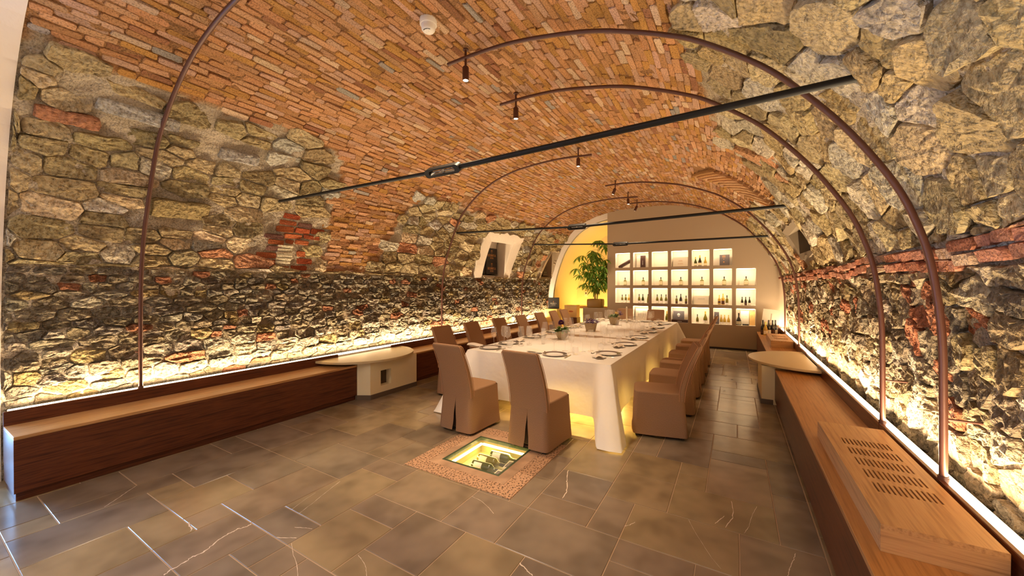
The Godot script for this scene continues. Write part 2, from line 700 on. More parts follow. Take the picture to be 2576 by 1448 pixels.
# -- irregular cells round scattered seeds (x along the vault, y up the section)
func cells(seeds: PackedVector2Array, aspect: float, reach: float) -> Array:
	var hash := {}
	for i in seeds.size():
		var k := Vector2i(int(floor(seeds[i].x / aspect / reach)), int(floor(seeds[i].y / reach)))
		if not hash.has(k):
			hash[k] = PackedInt32Array()
		hash[k].push_back(i)
	var out := []
	for i in seeds.size():
		var c := Vector2(seeds[i].x / aspect, seeds[i].y)
		var poly := PackedVector2Array([c + Vector2(-reach, -reach), c + Vector2(reach, -reach), c + Vector2(reach, reach), c + Vector2(-reach, reach)])
		var k := Vector2i(int(floor(c.x / reach)), int(floor(c.y / reach)))
		for dx in range(-2, 3):
			for dy in range(-2, 3):
				var kk := k + Vector2i(dx, dy)
				if not hash.has(kk):
					continue
				for j in hash[kk]:
					if j == i:
						continue
					var q := Vector2(seeds[j].x / aspect, seeds[j].y)
					var mid := (c + q) * 0.5
					var nn := q - c
					var nxt := PackedVector2Array()
					var sz := poly.size()
					for e in sz:
						var p0 := poly[e]
						var p1 := poly[(e + 1) % sz]
						var d0 := (p0 - mid).dot(nn)
						var d1 := (p1 - mid).dot(nn)
						if d0 <= 0:
							nxt.push_back(p0)
						if (d0 < 0 and d1 > 0) or (d0 > 0 and d1 < 0):
							nxt.push_back(p0.lerp(p1, d0 / (d0 - d1)))
					poly = nxt
					if poly.size() < 3:
						break
		for e in poly.size():
			poly[e] = Vector2(poly[e].x * aspect, poly[e].y)
		out.append(poly)
	return out

# rows of seeds whose heights and lengths vary
func row_seeds(a0: float, a1: float, s0: float, s1: float, hmin: float, hmax: float, lmin: float, lmax: float, jit: float) -> PackedVector2Array:
	var out := PackedVector2Array()
	var s := s0
	while s < s1:
		var h := rng.randf_range(hmin, hmax)
		var a := a0 + rng.randf_range(-lmax, 0)
		while a < a1 + lmax:
			var l := rng.randf_range(lmin, lmax) * lerpf(0.75, 1.15, (h - hmin) / maxf(hmax - hmin, 1e-4))
			if rng.randf() < 0.18 and h > (hmin + hmax) * 0.45:
				out.push_back(Vector2(a + l * 0.25, s + h * 0.27))
				out.push_back(Vector2(a + l * 0.25, s + h * 0.77))
				a += l * 0.55
			else:
				out.push_back(Vector2(a + l * 0.5, s + h * 0.5 + rng.randf_range(-jit, jit) * h))
				a += l
		s += h
	return out

func centroid(poly: PackedVector2Array) -> Vector2:
	var c := Vector2.ZERO
	for p in poly:
		c += p
	return c / poly.size()

func area_of(poly: PackedVector2Array) -> float:
	var t := 0.0
	for i in poly.size():
		t += poly[i].cross(poly[(i + 1) % poly.size()])
	return absf(t) * 0.5

# one stone standing proud of the mortar
func add_stone(mb: MB, poly: PackedVector2Array, h: float, rough: float, col: Color, gap: float) -> void:
	var c := centroid(poly)
	var cut := PackedVector2Array()
	var sz := poly.size()
	for i in sz:
		var p := poly[i]
		var q := poly[(i + 1) % sz]
		if p.distance_to(q) < 0.03:
			cut.push_back((p + q) * 0.5)
		else:
			cut.push_back(p.lerp(q, 0.1))
			cut.push_back(p.lerp(q, 0.9))
	var per := 0.0
	for i in cut.size():
		per += cut[i].distance_to(cut[(i + 1) % cut.size()])
	var near := (on_vault(c.x, c.y, 0) - CAM).length()
	var step := maxf(per / (22.0 if near < 5.0 else 14.0), 0.03)
	var ring := PackedVector2Array()
	for i in cut.size():
		var p := cut[i]
		var q := cut[(i + 1) % cut.size()]
		var k := maxi(1, int(round(p.distance_to(q) / step)))
		for j in k:
			var t := p.lerp(q, float(j) / k)
			var r := t - c
			var l := r.length()
			var g := gap + fn2.get_noise_2d(t.x * 16.0, t.y * 16.0) * gap * 0.9
			ring.push_back(c + r * maxf(0.35, 1.0 - g / maxf(l, 0.01)))
	var m := ring.size()
	var tilt := Vector2(rng.randf_range(-0.15, 0.15), rng.randf_range(-0.2, 0.2))
	var b := mb.v.size()
	var fs := [1.0, 0.992, 0.955, 0.72, 0.36]
	var hs := [-0.5, 0.55, 0.95, 1.0, 1.0]
	for r in 5:
		for i in m:
			var p: Vector2 = c + (ring[i] - c) * fs[r]
			var bump := (fn.get_noise_2d(p.x * 3.2, p.y * 3.2) * 0.9 + fn2.get_noise_2d(p.x * 13.0, p.y * 19.0) * 0.4) * rough * (0.35 if r == 1 else 1.0)
			var d: float = hs[r] * h
			if r > 0:
				d += bump + tilt.dot(p - c) * (0.6 if r == 1 else 1.0)
			var sh := 1.0 + fn.get_noise_2d(p.x * 3.0 + 40.0, p.y * 3.0) * 0.22
			mb.v.push_back(on_vault(p.x, p.y, d))
			mb.c.push_back(Color(col.r * sh, col.g * sh, col.b * sh))
	mb.v.push_back(on_vault(c.x, c.y, h + fn.get_noise_2d(c.x * 4.0, c.y * 4.0) * 0.7 * rough))
	mb.c.push_back(col)
	for r in 4:
		for i in m:
			var j := (i + 1) % m
			var p0 := b + r * m + i; var p1 := b + r * m + j; var q0 := b + (r + 1) * m + i; var q1 := b + (r + 1) * m + j
			tri_out(mb, p0, p1, q1, c)
			tri_out(mb, p0, q1, q0, c)
	for i in m:
		tri_out(mb, b + 4 * m + i, b + 4 * m + (i + 1) % m, b + 5 * m, c)

func tri_out(mb: MB, i: int, j: int, k: int, _c: Vector2) -> void:
	mb.idx.push_back(i); mb.idx.push_back(k); mb.idx.push_back(j)

# one brick: an eight-cornered block with softened edges
func add_brick(mb: MB, a0: float, a1: float, s0: float, s1: float, h: float, col: Color, skew: float) -> void:
	var ch := minf(0.011, (s1 - s0) * 0.22)
	var o := [Vector2(a0 + ch, s0), Vector2(a1 - ch, s0), Vector2(a1, s0 + ch), Vector2(a1, s1 - ch), Vector2(a1 - ch, s1), Vector2(a0 + ch, s1), Vector2(a0, s1 - ch), Vector2(a0, s0 + ch)]
	var c := Vector2((a0 + a1) / 2, (s0 + s1) / 2)
	var b := mb.v.size()
	var tilt := Vector2(rng.randf_range(-0.05, 0.05), rng.randf_range(-0.15, 0.15))
	var fs := [1.0, 0.985, 0.9]
	var hs := [-0.012, 0.6, 1.0]
	for i in 8:
		o[i] = o[i] + Vector2(rng.randf_range(-0.006, 0.006), rng.randf_range(-0.004, 0.004) + skew * (o[i].x - c.x))
	for r in 3:
		for i in 8:
			var rel: Vector2 = o[i] - c
			var p: Vector2 = c + Vector2(rel.x * (1.0 - (1.0 - fs[r]) * 0.35), rel.y * fs[r])
			var d: float = hs[r] if r == 0 else hs[r] * h + tilt.dot(rel) + rng.randf_range(-0.0025, 0.0025)
			var sh := rng.randf_range(0.92, 1.06)
			mb.v.push_back(on_vault(p.x, p.y, d))
			mb.c.push_back(Color(col.r * sh, col.g * sh, col.b * sh))
	for r in 2:
		for i in 8:
			var j := (i + 1) % 8
			mb.idx.append_array(PackedInt32Array([b + r * 8 + i, b + (r + 1) * 8 + j, b + r * 8 + j, b + r * 8 + i, b + (r + 1) * 8 + i, b + (r + 1) * 8 + j]))
	for i in range(1, 7):
		mb.idx.append_array(PackedInt32Array([b + 16, b + 17 + i, b + 16 + i]))

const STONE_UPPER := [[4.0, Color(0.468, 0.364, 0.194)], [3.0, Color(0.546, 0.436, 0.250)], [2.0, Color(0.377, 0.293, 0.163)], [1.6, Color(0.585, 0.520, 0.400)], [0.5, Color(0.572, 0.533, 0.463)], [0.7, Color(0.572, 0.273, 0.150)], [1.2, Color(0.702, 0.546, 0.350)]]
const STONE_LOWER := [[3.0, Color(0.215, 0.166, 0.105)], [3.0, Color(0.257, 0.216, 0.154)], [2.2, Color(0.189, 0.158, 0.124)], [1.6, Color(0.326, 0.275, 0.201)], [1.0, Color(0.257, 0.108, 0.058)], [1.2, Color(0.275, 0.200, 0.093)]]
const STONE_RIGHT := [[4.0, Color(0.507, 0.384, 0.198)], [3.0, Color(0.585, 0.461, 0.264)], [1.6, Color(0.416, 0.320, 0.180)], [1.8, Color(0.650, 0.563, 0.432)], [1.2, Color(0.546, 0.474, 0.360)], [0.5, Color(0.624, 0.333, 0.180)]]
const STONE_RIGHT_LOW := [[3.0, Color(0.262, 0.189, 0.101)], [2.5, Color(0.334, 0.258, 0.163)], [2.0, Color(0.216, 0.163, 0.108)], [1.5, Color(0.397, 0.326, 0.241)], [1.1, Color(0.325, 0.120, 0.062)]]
const BRICKS := [[4.0, Color(0.519, 0.268, 0.130)], [3.2, Color(0.559, 0.315, 0.176)], [2.6, Color(0.490, 0.257, 0.085)], [2.2, Color(0.549, 0.336, 0.234)], [0.9, Color(0.627, 0.441, 0.299)], [0.8, Color(0.353, 0.163, 0.091)], [0.2, Color(0.372, 0.326, 0.286)]]
const BRICKS_RED := [[4.0, Color(0.40, 0.12, 0.05)], [2.0, Color(0.34, 0.08, 0.035)], [1.2, Color(0.50, 0.22, 0.12)], [0.5, Color(0.2, 0.1, 0.08)]]

# the mortar behind the stones, and the thickness of the wall behind that
func backing(s0: float, s1: float, ds: float, da: float, rough: float, col_stone: Color, col_brick: Color) -> ArrayMesh:
	var mb := MB.new()
	var ns := int(ceil((s1 - s0) / ds))
	var na := int(ceil((A1 - A0) / da))
	for i in ns + 1:
		var s := lerpf(s0, s1, float(i) / ns)
		for j in na + 1:
			var a := lerpf(A0, A1, float(j) / na)
			var edge := 0.0 if i == 0 or i == ns else 1.0
			var d := fn.get_noise_2d(a * 6.0, s * 6.0) * rough * edge + fn2.get_noise_2d(a * 21.0, s * 21.0) * rough * 0.45 * edge
			mb.v.push_back(on_vault(a, s, d))
			var k := col_brick if is_brick(a, s) and not red_patch(a, s) else col_stone
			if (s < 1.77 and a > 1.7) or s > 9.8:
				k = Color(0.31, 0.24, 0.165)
			var sh := 1.0 + fn.get_noise_2d(a * 2.0, s * 2.0 + 9.0) * 0.3
			mb.c.push_back(Color(k.r * sh, k.g * sh, k.b * sh))
	var w := na + 1
	for i in ns:
		for j in na:
			var s := lerpf(s0, s1, (i + 0.5) / ns)
			var a := lerpf(A0, A1, (j + 0.5) / na)
			if in_hole(a, s):
				continue
			var p := i * w + j
			mb.idx.append_array(PackedInt32Array([p, p + w + 1, p + 1, p, p + w, p + w + 1]))
	# outer face and ends
	var b := mb.v.size()
	var no := 16
	for i in no + 1:
		var s := lerpf(s0, s1, float(i) / no)
		for a in [A0, A1]:
			mb.v.push_back(on_vault(a, s, -0.5)); mb.c.push_back(col_stone)
			mb.v.push_back(on_vault(a, s, 0.0)); mb.c.push_back(col_stone)
	for i in no:
		var p := b + i * 4
		mb.idx.append_array(PackedInt32Array([p, p + 2, p + 6, p, p + 6, p + 4]))
		mb.idx.append_array(PackedInt32Array([p, p + 5, p + 1, p, p + 4, p + 5]))
		mb.idx.append_array(PackedInt32Array([p + 2, p + 3, p + 7, p + 2, p + 7, p + 6]))
	return mb.smooth_mesh()

func finish(parent: Node3D, items: Array, most: int, called: String, rest: String, m: Material, brick: bool) -> void:
	items.sort_custom(func(x, y): return x.m > y.m)
	var bulk := MB.new()
	for i in items.size():
		var it = items[i]
		var one: MB = MB.new() if i < most else bulk
		if brick:
			add_brick(one, it.a0, it.a1, it.s0, it.s1, it.h, it.col, it.skew)
		else:
			add_stone(one, it.poly, it.h, it.rough, it.col, it.gap)
		if i < most:
			part(called, one.flat_mesh(), m, parent)
	if bulk.v.size():
		var o := part(rest, bulk.flat_mesh(), m, parent)
		o.set_meta("kind", "stuff")

func metric(a: float, s: float, ar: float) -> float:
	var p := on_vault(a, s, 0)
	var r := p - CAM
	var k := ar * absf(inward(s).dot(r.normalized())) / r.length_squared()
	return k if in_view(p) else k * 0.001

func stone_items(seeds: PackedVector2Array, aspect: float, reach: float, a_ok: Callable, palette: Array, hmin: float, hmax: float, rough: float, gap: float, smin: float, smax: float) -> Array:
	var out := []
	for poly in cells(seeds, aspect, reach):
		if poly.size() < 3:
			continue
		var c := centroid(poly)
		if not a_ok.call(c.x, c.y):
			continue
		var inside := true
		for i in poly.size():
			poly[i] = Vector2(clampf(poly[i].x, A0 + 0.01, A1 - 0.01), clampf(poly[i].y, smin, smax))
			if in_hole(poly[i].x, poly[i].y, -0.02):
				inside = false
		var ar := area_of(poly)
		if ar < 0.0012 or not inside or in_hole(c.x, c.y, 0.0):
			continue
		out.append({"poly": poly, "h": rng.randf_range(hmin, hmax), "rough": rough, "col": pick(palette), "gap": gap, "m": metric(c.x, c.y, ar)})
	return out

# courses of brick along the vault
func brick_items(s0: float, s1: float, pitch: float, joint: float, lmin: float, lmax: float, ok: Callable, palette: Array, hmin: float, hmax: float, a_from := A0, a_to := A1) -> Array:
	var out := []
	var s := s0
	while s < s1 - 0.02:
		var p := pitch * rng.randf_range(0.86, 1.14)
		var a := a_from + rng.randf_range(-0.2, 0.0)
		while a < a_to:
			var l := rng.randf_range(lmin, lmax) * (0.55 if rng.randf() < 0.2 else 1.0)
			var wob := fn.get_noise_2d(a * 0.9, s * 0.6) * 0.05
			var lo := maxf(a, A0)
			var hi := minf(a + l, A1)
			var ma := (lo + hi) / 2
			var ms := s + p / 2 + wob
			a += l
			if hi - lo < 0.05 or not ok.call(ma, ms) or in_hole(ma, ms, 0.03):
				continue
			if rng.randf() < 0.012:
				continue
			var h := rng.randf_range(hmin, hmax)
			if rng.randf() < 0.06:
				h = hmax * 1.6
			out.append({"a0": lo + joint / 2, "a1": hi - joint / 2, "s0": s + wob + joint / 2, "s1": s + wob + p - joint / 2, "h": h, "col": pick(palette), "skew": rng.randf_range(-0.02, 0.02), "m": metric(ma, ms, (hi - lo) * p)})
		s += p
	return out

func build_vault() -> void:
	section_setup()
	# left wall
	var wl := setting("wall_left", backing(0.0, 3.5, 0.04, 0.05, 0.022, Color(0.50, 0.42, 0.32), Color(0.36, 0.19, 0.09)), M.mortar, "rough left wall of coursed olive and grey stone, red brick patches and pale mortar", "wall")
	var upper := row_seeds(A0, A1, 1.64, 3.75, 0.10, 0.21, 0.18, 0.55, 0.06)
	var slabs := [[0.92, 1.46, 3.17, 3.31, Color(0.56, 0.53, 0.48)], [1.80, 2.18, 3.02, 3.17, Color(0.55, 0.52, 0.48)], [1.35, 1.85, 2.30, 2.52, Color(0.36, 0.27, 0.13)], [0.62, 0.98, 2.98, 3.12, Color(0.50, 0.23, 0.13)]]
	var ok_upper := func(a, s):
		if is_brick(a, s):
			return false
		for b in slabs:
			if a > b[0] - 0.08 and a < b[1] + 0.08 and s > b[2] - 0.05 and s < b[3] + 0.05:
				return false
		return true
	var items := stone_items(upper, 1.7, 0.5, ok_upper, STONE_UPPER, 0.014, 0.04, 0.022, 0.008, 1.79, 9.0)
	for b in slabs:
		items.append({"poly": PackedVector2Array([Vector2(b[0], b[2]), Vector2(b[1], b[2] + 0.02), Vector2(b[1], b[3]), Vector2(b[0], b[3] - 0.02)]), "h": 0.05, "rough": 0.012, "col": b[4], "gap": 0.01, "m": metric(b[0], b[2], 0.08)})
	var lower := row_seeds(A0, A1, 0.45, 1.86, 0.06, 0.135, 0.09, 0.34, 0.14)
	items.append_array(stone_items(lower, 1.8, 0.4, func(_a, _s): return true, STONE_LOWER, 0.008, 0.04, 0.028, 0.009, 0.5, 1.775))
	finish(wl, items, 298, "stone", "rubble", M.stone, false)
	# the pocket of darker brick in wide pale joints, with its small slatted vent
	var shut := func(a, s): return red_patch(a, s) and not (a > 2.56 and a < 2.8 and s > 1.88 and s < 2.16)
	var red := brick_items(1.8, 2.55, 0.082, 0.02, 0.19, 0.25, shut, BRICKS_RED, 0.012, 0.026, 2.2, 3.2)
	finish(wl, red, 290, "brick", "bricks", M.brick, true)
	for k in 6:
		var sl := MB.new()
		var sv := 1.90 + k * 0.042
		sl.col = Color(0.68, 0.6, 0.44)
		add_brick(sl, 2.585, 2.775, sv, sv + 0.034, 0.03, sl.col, 0.0)
		part("slat", sl.flat_mesh(), M.brick, wl)
	# the brick of the vault
	var ce := setting("ceiling", backing(3.5, 7.8, 0.06, 0.08, 0.012, Color(0.42, 0.34, 0.24), Color(0.36, 0.19, 0.09)), M.mortar, "barrel vaulted ceiling of thin orange and pink bricks", "ceiling")
	var in_fan := func(a, s): return s > 7.3 and s < 8.7 and a > fan_a(s) - 0.3 and a < fan_a(s) + 0.3
	var bricks := brick_items(1.78, 8.8, 0.062, 0.007, 0.17, 0.28, func(a, s): return s > left_edge(a) and s < right_edge(a) and not in_fan.call(a, s), BRICKS, 0.003, 0.011)
	finish(ce, bricks, 288, "brick", "bricks", M.brick, true)
	for k in 12:
		var s := lerpf(7.48, 8.5, k / 11.0)
		var a := fan_a(s)
		var mb := MB.new()
		add_ridge(mb, Vector2(a + 0.40, s - 0.21), Vector2(a - 0.40, s + 0.21), 0.055, 0.05, pick([[1.0, Color(0.60, 0.36, 0.20)], [1.0, Color(0.52, 0.28, 0.12)]]))
		part("brick", mb.smooth_mesh(), M.brick, ce, Vector3.ZERO, "long proud brick laid slantwise across the courses")
	# right wall
	var wr := setting("wall_right", backing(7.8, sec_len, 0.045, 0.05, 0.03, Color(0.50, 0.42, 0.32), Color(0.33, 0.17, 0.085)), M.mortar, "rough right wall of large irregular tan stones over darker rubble", "wall")
	var big := row_seeds(A0, A1, 7.2, 9.9, 0.15, 0.34, 0.18, 0.46, 0.3)
	var ri := stone_items(big, 1.15, 0.6, func(a, s): return not is_brick(a, s) and s > 7.5, STONE_RIGHT, 0.016, 0.05, 0.016, 0.008, 7.0, 9.69)
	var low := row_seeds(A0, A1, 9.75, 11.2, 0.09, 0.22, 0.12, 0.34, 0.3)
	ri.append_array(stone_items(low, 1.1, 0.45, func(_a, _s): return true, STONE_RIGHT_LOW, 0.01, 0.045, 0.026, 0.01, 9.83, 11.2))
	finish(wr, ri, 298, "stone", "rubble", M.stone, false)
	# the course of red brick at the springing
	var ledge := brick_items(9.70, 9.82, 0.062, 0.01, 0.11, 0.24, func(_a, _s): return true, [[3.0, Color(0.44, 0.2, 0.13)], [2.0, Color(0.36, 0.14, 0.08)], [1.0, Color(0.5, 0.34, 0.24)]], 0.03, 0.06)
	finish(wr, ledge, 290, "brick", "bricks", M.brick, true)

func fan_a(s: float) -> float:
	return lerpf(6.92, 6.78, (s - 7.5) / 1.0)

# a long brick standing on its edge between two points of the vault
func add_ridge(mb: MB, p: Vector2, q: Vector2, width: float, h: float, col: Color) -> void:
	var side := (q - p).orthogonal().normalized() * width * 0.5
	var b := mb.v.size()
	var n := 6
	for i in n + 1:
		var t := p.lerp(q, float(i) / n)
		var w := side * (0.8 + 0.2 * sin(PI * i / n))
		for e in [[-1.0, -0.02], [-0.9, h * 0.8], [-0.5, h], [0.5, h], [0.9, h * 0.8], [1.0, -0.02]]:
			var x: Vector2 = t + w * e[0]
			mb.v.push_back(on_vault(x.x, x.y, e[1] + rng.randf_range(-0.004, 0.004)))
			mb.c.push_back(col)
	for i in n:
		for j in 5:
			var o := b + i * 6 + j
			mb.idx.append_array(PackedInt32Array([o, o + 6, o + 7, o, o + 7, o + 1]))
	for e in [0, n]:
		var o: int = b + e * 6
		for j in range(1, 5):
			mb.idx.append_array(PackedInt32Array([o, o + j, o + j + 1]))

# ------------------------------------------------------------------ floor
const TX := 0.2187      # tile module across the room
const TZ := 0.2209      # tile module along the room
const SLAB := Rect2(-2.55, 2.42, 1.105, 1.10)       # the pitted stone slab round the floor window: x, distance, width, depth
const PIT := Rect2(-2.32, 2.66, 0.62, 0.62)

func cut_rects(list: Array, hole: Rect2) -> Array:
	var out := []
	for r in list:
		if not r.intersects(hole):
			out.append(r)
			continue
		var i: Rect2 = r.intersection(hole)
		if i.position.x > r.position.x:
			out.append(Rect2(r.position.x, r.position.y, i.position.x - r.position.x, r.size.y))
		if i.end.x < r.end.x:
			out.append(Rect2(i.end.x, r.position.y, r.end.x - i.end.x, r.size.y))
		if i.position.y > r.position.y:
			out.append(Rect2(i.position.x, r.position.y, i.size.x, i.position.y - r.position.y))
		if i.end.y < r.end.y:
			out.append(Rect2(i.position.x, i.end.y, i.size.x, r.end.y - i.end.y))
	return out

# tiles read off the photograph: first and last module across, first and last along
const TILES := ["-21 -19 1 3", "-19 -18 1 4", "-18 -16 0 3", "-16 -14 2 3", "-16 -14 0 2", "-18 -17 3 4", "-17 -15 3 5", "-15 -14 3 4", "-19 -17 4 7", "-17 -15 5 7", "-21 -19 3 6", "-21 -19 6 7", "-15 -13 4 7", "-14 -12 2 4",
	"-13 -11 4 5", "-13 -11 5 8", "-13 -11 8 9", "-12 -11 3 4", "-11 -9 6 7", "-11 -9 4 6", "-21 -18 7 9", "-21 -20 9 11", "-20 -18 9 11", "-18 -16 7 10", "-18 -16 10 13", "-16 -13 7 9", "-16 -14 9 12", "-16 -14 12 13", "-14 -13 9 11",
	"-13 -11 9 11", "-14 -12 11 13", "-6 -4 9 10", "-6 -4 10 12", "-6 -3 7 9", "-4 -3 9 11", "-3 0 9 11", "0 2 8 11", "-3 -1 8 9", "-3 -1 7 8", "-1 1 7 9", "-4 -2 11 13", "-2 -1 13 14", "-2 1 11 13", "1 2 11 14", "-1 1 13 16", "-1 1 16 17",
	"1 2 14 17", "-2 -1 14 15", "-4 -2 13 15", "-2 -1 18 19", "-3 -1 15 18", "-1 2 17 19", "-2 0 19 21", "0 2 19 21", "-2 1 21 23", "1 2 21 24", "-1 1 23 26", "-1 1 26 27", "-2 -1 23 24", "-2 -1 24 25", "-2 -1 25 28", "-1 2 27 29",
	"-2 0 29 31", "0 2 29 31", "-2 1 31 33", "1 2 24 27", "-9 -7 5 7", "-7 -5 4 7", "-5 -3 5 7", "-19 -17 14 16", "-18 -15 13 14", "-21 -20 13 17", "-20 -18 16 18", "-17 -16 14 16", "-1 2 33 35", "-2 -1 33 36", "-1 1 35 38", "1 2 36 39", "-2 0 38 40"]

func build_floor() -> void:
	var used := {}
	var rects := []
	for t in TILES:
		var q: PackedStringArray = t.split(" ")
		var clash := false
		for i in range(int(q[0]), int(q[1])):
			for k in range(int(q[2]), int(q[3])):
				if used.has(Vector2i(i, k)):
					clash = true
		if clash:
			continue
		for i in range(int(q[0]), int(q[1])):
			for k in range(int(q[2]), int(q[3])):
				used[Vector2i(i, k)] = true
		rects.append([int(q[0]), int(q[1]), int(q[2]), int(q[3])])
	var shapes := [Vector2i(2, 3), Vector2i(3, 2), Vector2i(2, 2), Vector2i(2, 1), Vector2i(1, 2), Vector2i(1, 1)]
	for k in range(-8, 48):
		for i in range(-26, 5):
			if used.has(Vector2i(i, k)):
				continue
			var order := [0, 1, 2, 3, 4] if (i * 7 + k * 3) % 3 == 0 else ([1, 2, 0, 4, 3] if (i + k) % 2 == 0 else [2, 0, 3, 1, 4])
			for o in order + [5]:
				var sh: Vector2i = shapes[o]
				var free := i + sh.x <= 5 and k + sh.y <= 48
				for x in sh.x:
					for y in sh.y:
						if used.has(Vector2i(i + x, k + y)):
							free = false
				if free:
					for x in sh.x:
						for y in sh.y:
							used[Vector2i(i + x, k + y)] = true
					rects.append([i, i + sh.x, k, k + sh.y])
					break
	# bed of grout
	var bed := [Rect2(-6.6, -2.4, 8.8, 15.2)]
	for h in [PIT]:
		bed = cut_rects(bed, h)
	var gm := MB.new()
	for r in bed:
		gm.slab(r.position.x, r.end.x, -0.05, -0.0035, -r.position.y, -r.end.y)
	var fl := setting("floor", gm.mesh(), M.grout, "floor of smooth grey-brown stone tiles in mixed rectangles", "floor")
	# tiles
	var tones := [Color(0.31, 0.225, 0.145), Color(0.27, 0.20, 0.135), Color(0.325, 0.235, 0.13), Color(0.25, 0.192, 0.138), Color(0.34, 0.25, 0.145), Color(0.285, 0.215, 0.15)]
	var list := []
	for r in rects:
		var w := Rect2(0.03 + r[0] * TX, 0.41 + r[2] * TZ, (r[1] - r[0]) * TX, (r[3] - r[2]) * TZ)
		var col: Color = tones[rng.randi() % tones.size()]
		var pieces := cut_rects([w], SLAB)
		for p in pieces:
			if p.size.x > 0.02 and p.size.y > 0.02:
				var c: Vector2 = p.get_center()
				var d := Vector3(c.x, 0, -c.y) - CAM
				list.append({"r": p, "c": col, "m": p.get_area() / d.length_squared() * (1.0 if in_view(Vector3(c.x, 0, -c.y)) else 0.001)})
	list.sort_custom(func(x, y): return x.m > y.m)
	var bulk := MB.new()
	for i in list.size():
		var one := MB.new() if i < 295 else bulk
		var r: Rect2 = list[i].r.grow(-0.0032)
		var b: float = rng.randf_range(0.93, 1.06)
		one.col = Color(list[i].c.r * b, list[i].c.g * b, list[i].c.b * b)
		one.slab(r.position.x, r.end.x, -0.02, 0.0, -r.position.y, -r.end.y, 0.0022)
		if i < 295:
			part("tile", one.mesh(), M.tile, fl)
	part("tiles", bulk.mesh(), M.tile, fl).set_meta("kind", "stuff")
	# pale mineral veins
	for line in VEINS:
		var pts := []
		for q in line.split(";"):
			var xy: PackedStringArray = q.split(",")
			pts.append(Vector2(float(xy[1]), float(xy[2])) if xy.size() == 3 else Vector2(float(xy[0]), float(xy[1])))
		var width := float(line.split(",")[0])
		vein(fl, pts, width)

const VEINS := ["0.011,-2.715,-0.81;-2.731,-0.847;-2.735,-0.909;-2.754,-0.956;-2.74,-1.003;-2.77,-1.058;-2.8,-1.116;-2.81,-1.172;-2.811,-1.214;-2.785,-1.253;-2.794,-1.285", "0.004,-3.923,-0.847;-3.999,-0.938;-4.066,-1.006;-4.116,-1.065", "0.012,-3.172,-1.075;-3.107,-1.068;-3.05,-1.05",
	"0.005,-2.507,-1.414;-2.448,-1.443;-2.39,-1.464", "0.006,-2.504,-1.298;-2.444,-1.329;-2.39,-1.363", "0.003,-2.366,-1.317;-2.265,-1.268;-2.162,-1.232;-2.069,-1.185", "0.004,-2.631,-1.52;-2.677,-1.656;-2.727,-1.79;-2.775,-1.94", "0.003,-2.726,-1.519;-2.768,-1.651;-2.785,-1.736",
	"0.003,-1.921,-1.459;-1.864,-1.444;-1.806,-1.421;-1.742,-1.378", "0.008,-1.241,-3.061;-1.184,-2.894;-1.148,-2.815;-1.114,-2.715;-1.115,-2.632", "0.003,-1.716,-2.309;-1.617,-2.294;-1.526,-2.254;-1.453,-2.21", "0.009,-1.065,-1.89;-1.005,-1.865;-0.956,-1.842",
	"0.005,-0.015,-3.233;-0.004,-3.085;-0.009,-2.999;-0.049,-2.861", "0.005,-0.109,-2.874;-0.083,-2.934;-0.056,-3.002", "0.002,-0.267,-2.831;-0.221,-2.718;-0.158,-2.59;-0.111,-2.5;-0.06,-2.429", "0.006,0.317,-2.798;0.298,-2.712;0.275,-2.634;0.257,-2.557", "0.003,0.143,-3.25;0.11,-3.11;0.087,-2.956;0.058,-2.855", "0.005,-0.627,-2.537;-0.597,-2.572;-0.576,-2.616"]

func vein(parent: Node3D, pts: Array, width: float) -> void:
	var mb := MB.new()
	var fine := []
	for i in pts.size() - 1:
		for k in 5:
			fine.append(pts[i].lerp(pts[i + 1], k / 5.0))
	fine.append(pts[pts.size() - 1])
	var n := fine.size()
	var top := []
	for i in n:
		var d: Vector2 = (fine[mini(i + 1, n - 1)] - fine[maxi(i - 1, 0)]).normalized()
		var o := Vector2(-d.y, d.x)
		var w := width * rng.randf_range(0.3, 1.0) * 0.5
		var p: Vector2 = fine[i] + o * rng.randf_range(-0.5, 0.5) * width
		top.append([p + o * w, p - o * w])
	for i in n - 1:
		var a: Vector2 = top[i][0]; var b: Vector2 = top[i][1]; var c: Vector2 = top[i + 1][1]; var d: Vector2 = top[i + 1][0]
		mb.quad(Vector3(a.x, 0.0005, a.y), Vector3(d.x, 0.0005, d.y), Vector3(c.x, 0.0005, c.y), Vector3(b.x, 0.0005, b.y))
	part("vein", mb.mesh(), M.vein, parent, Vector3.ZERO, "pale mineral vein in a floor tile")

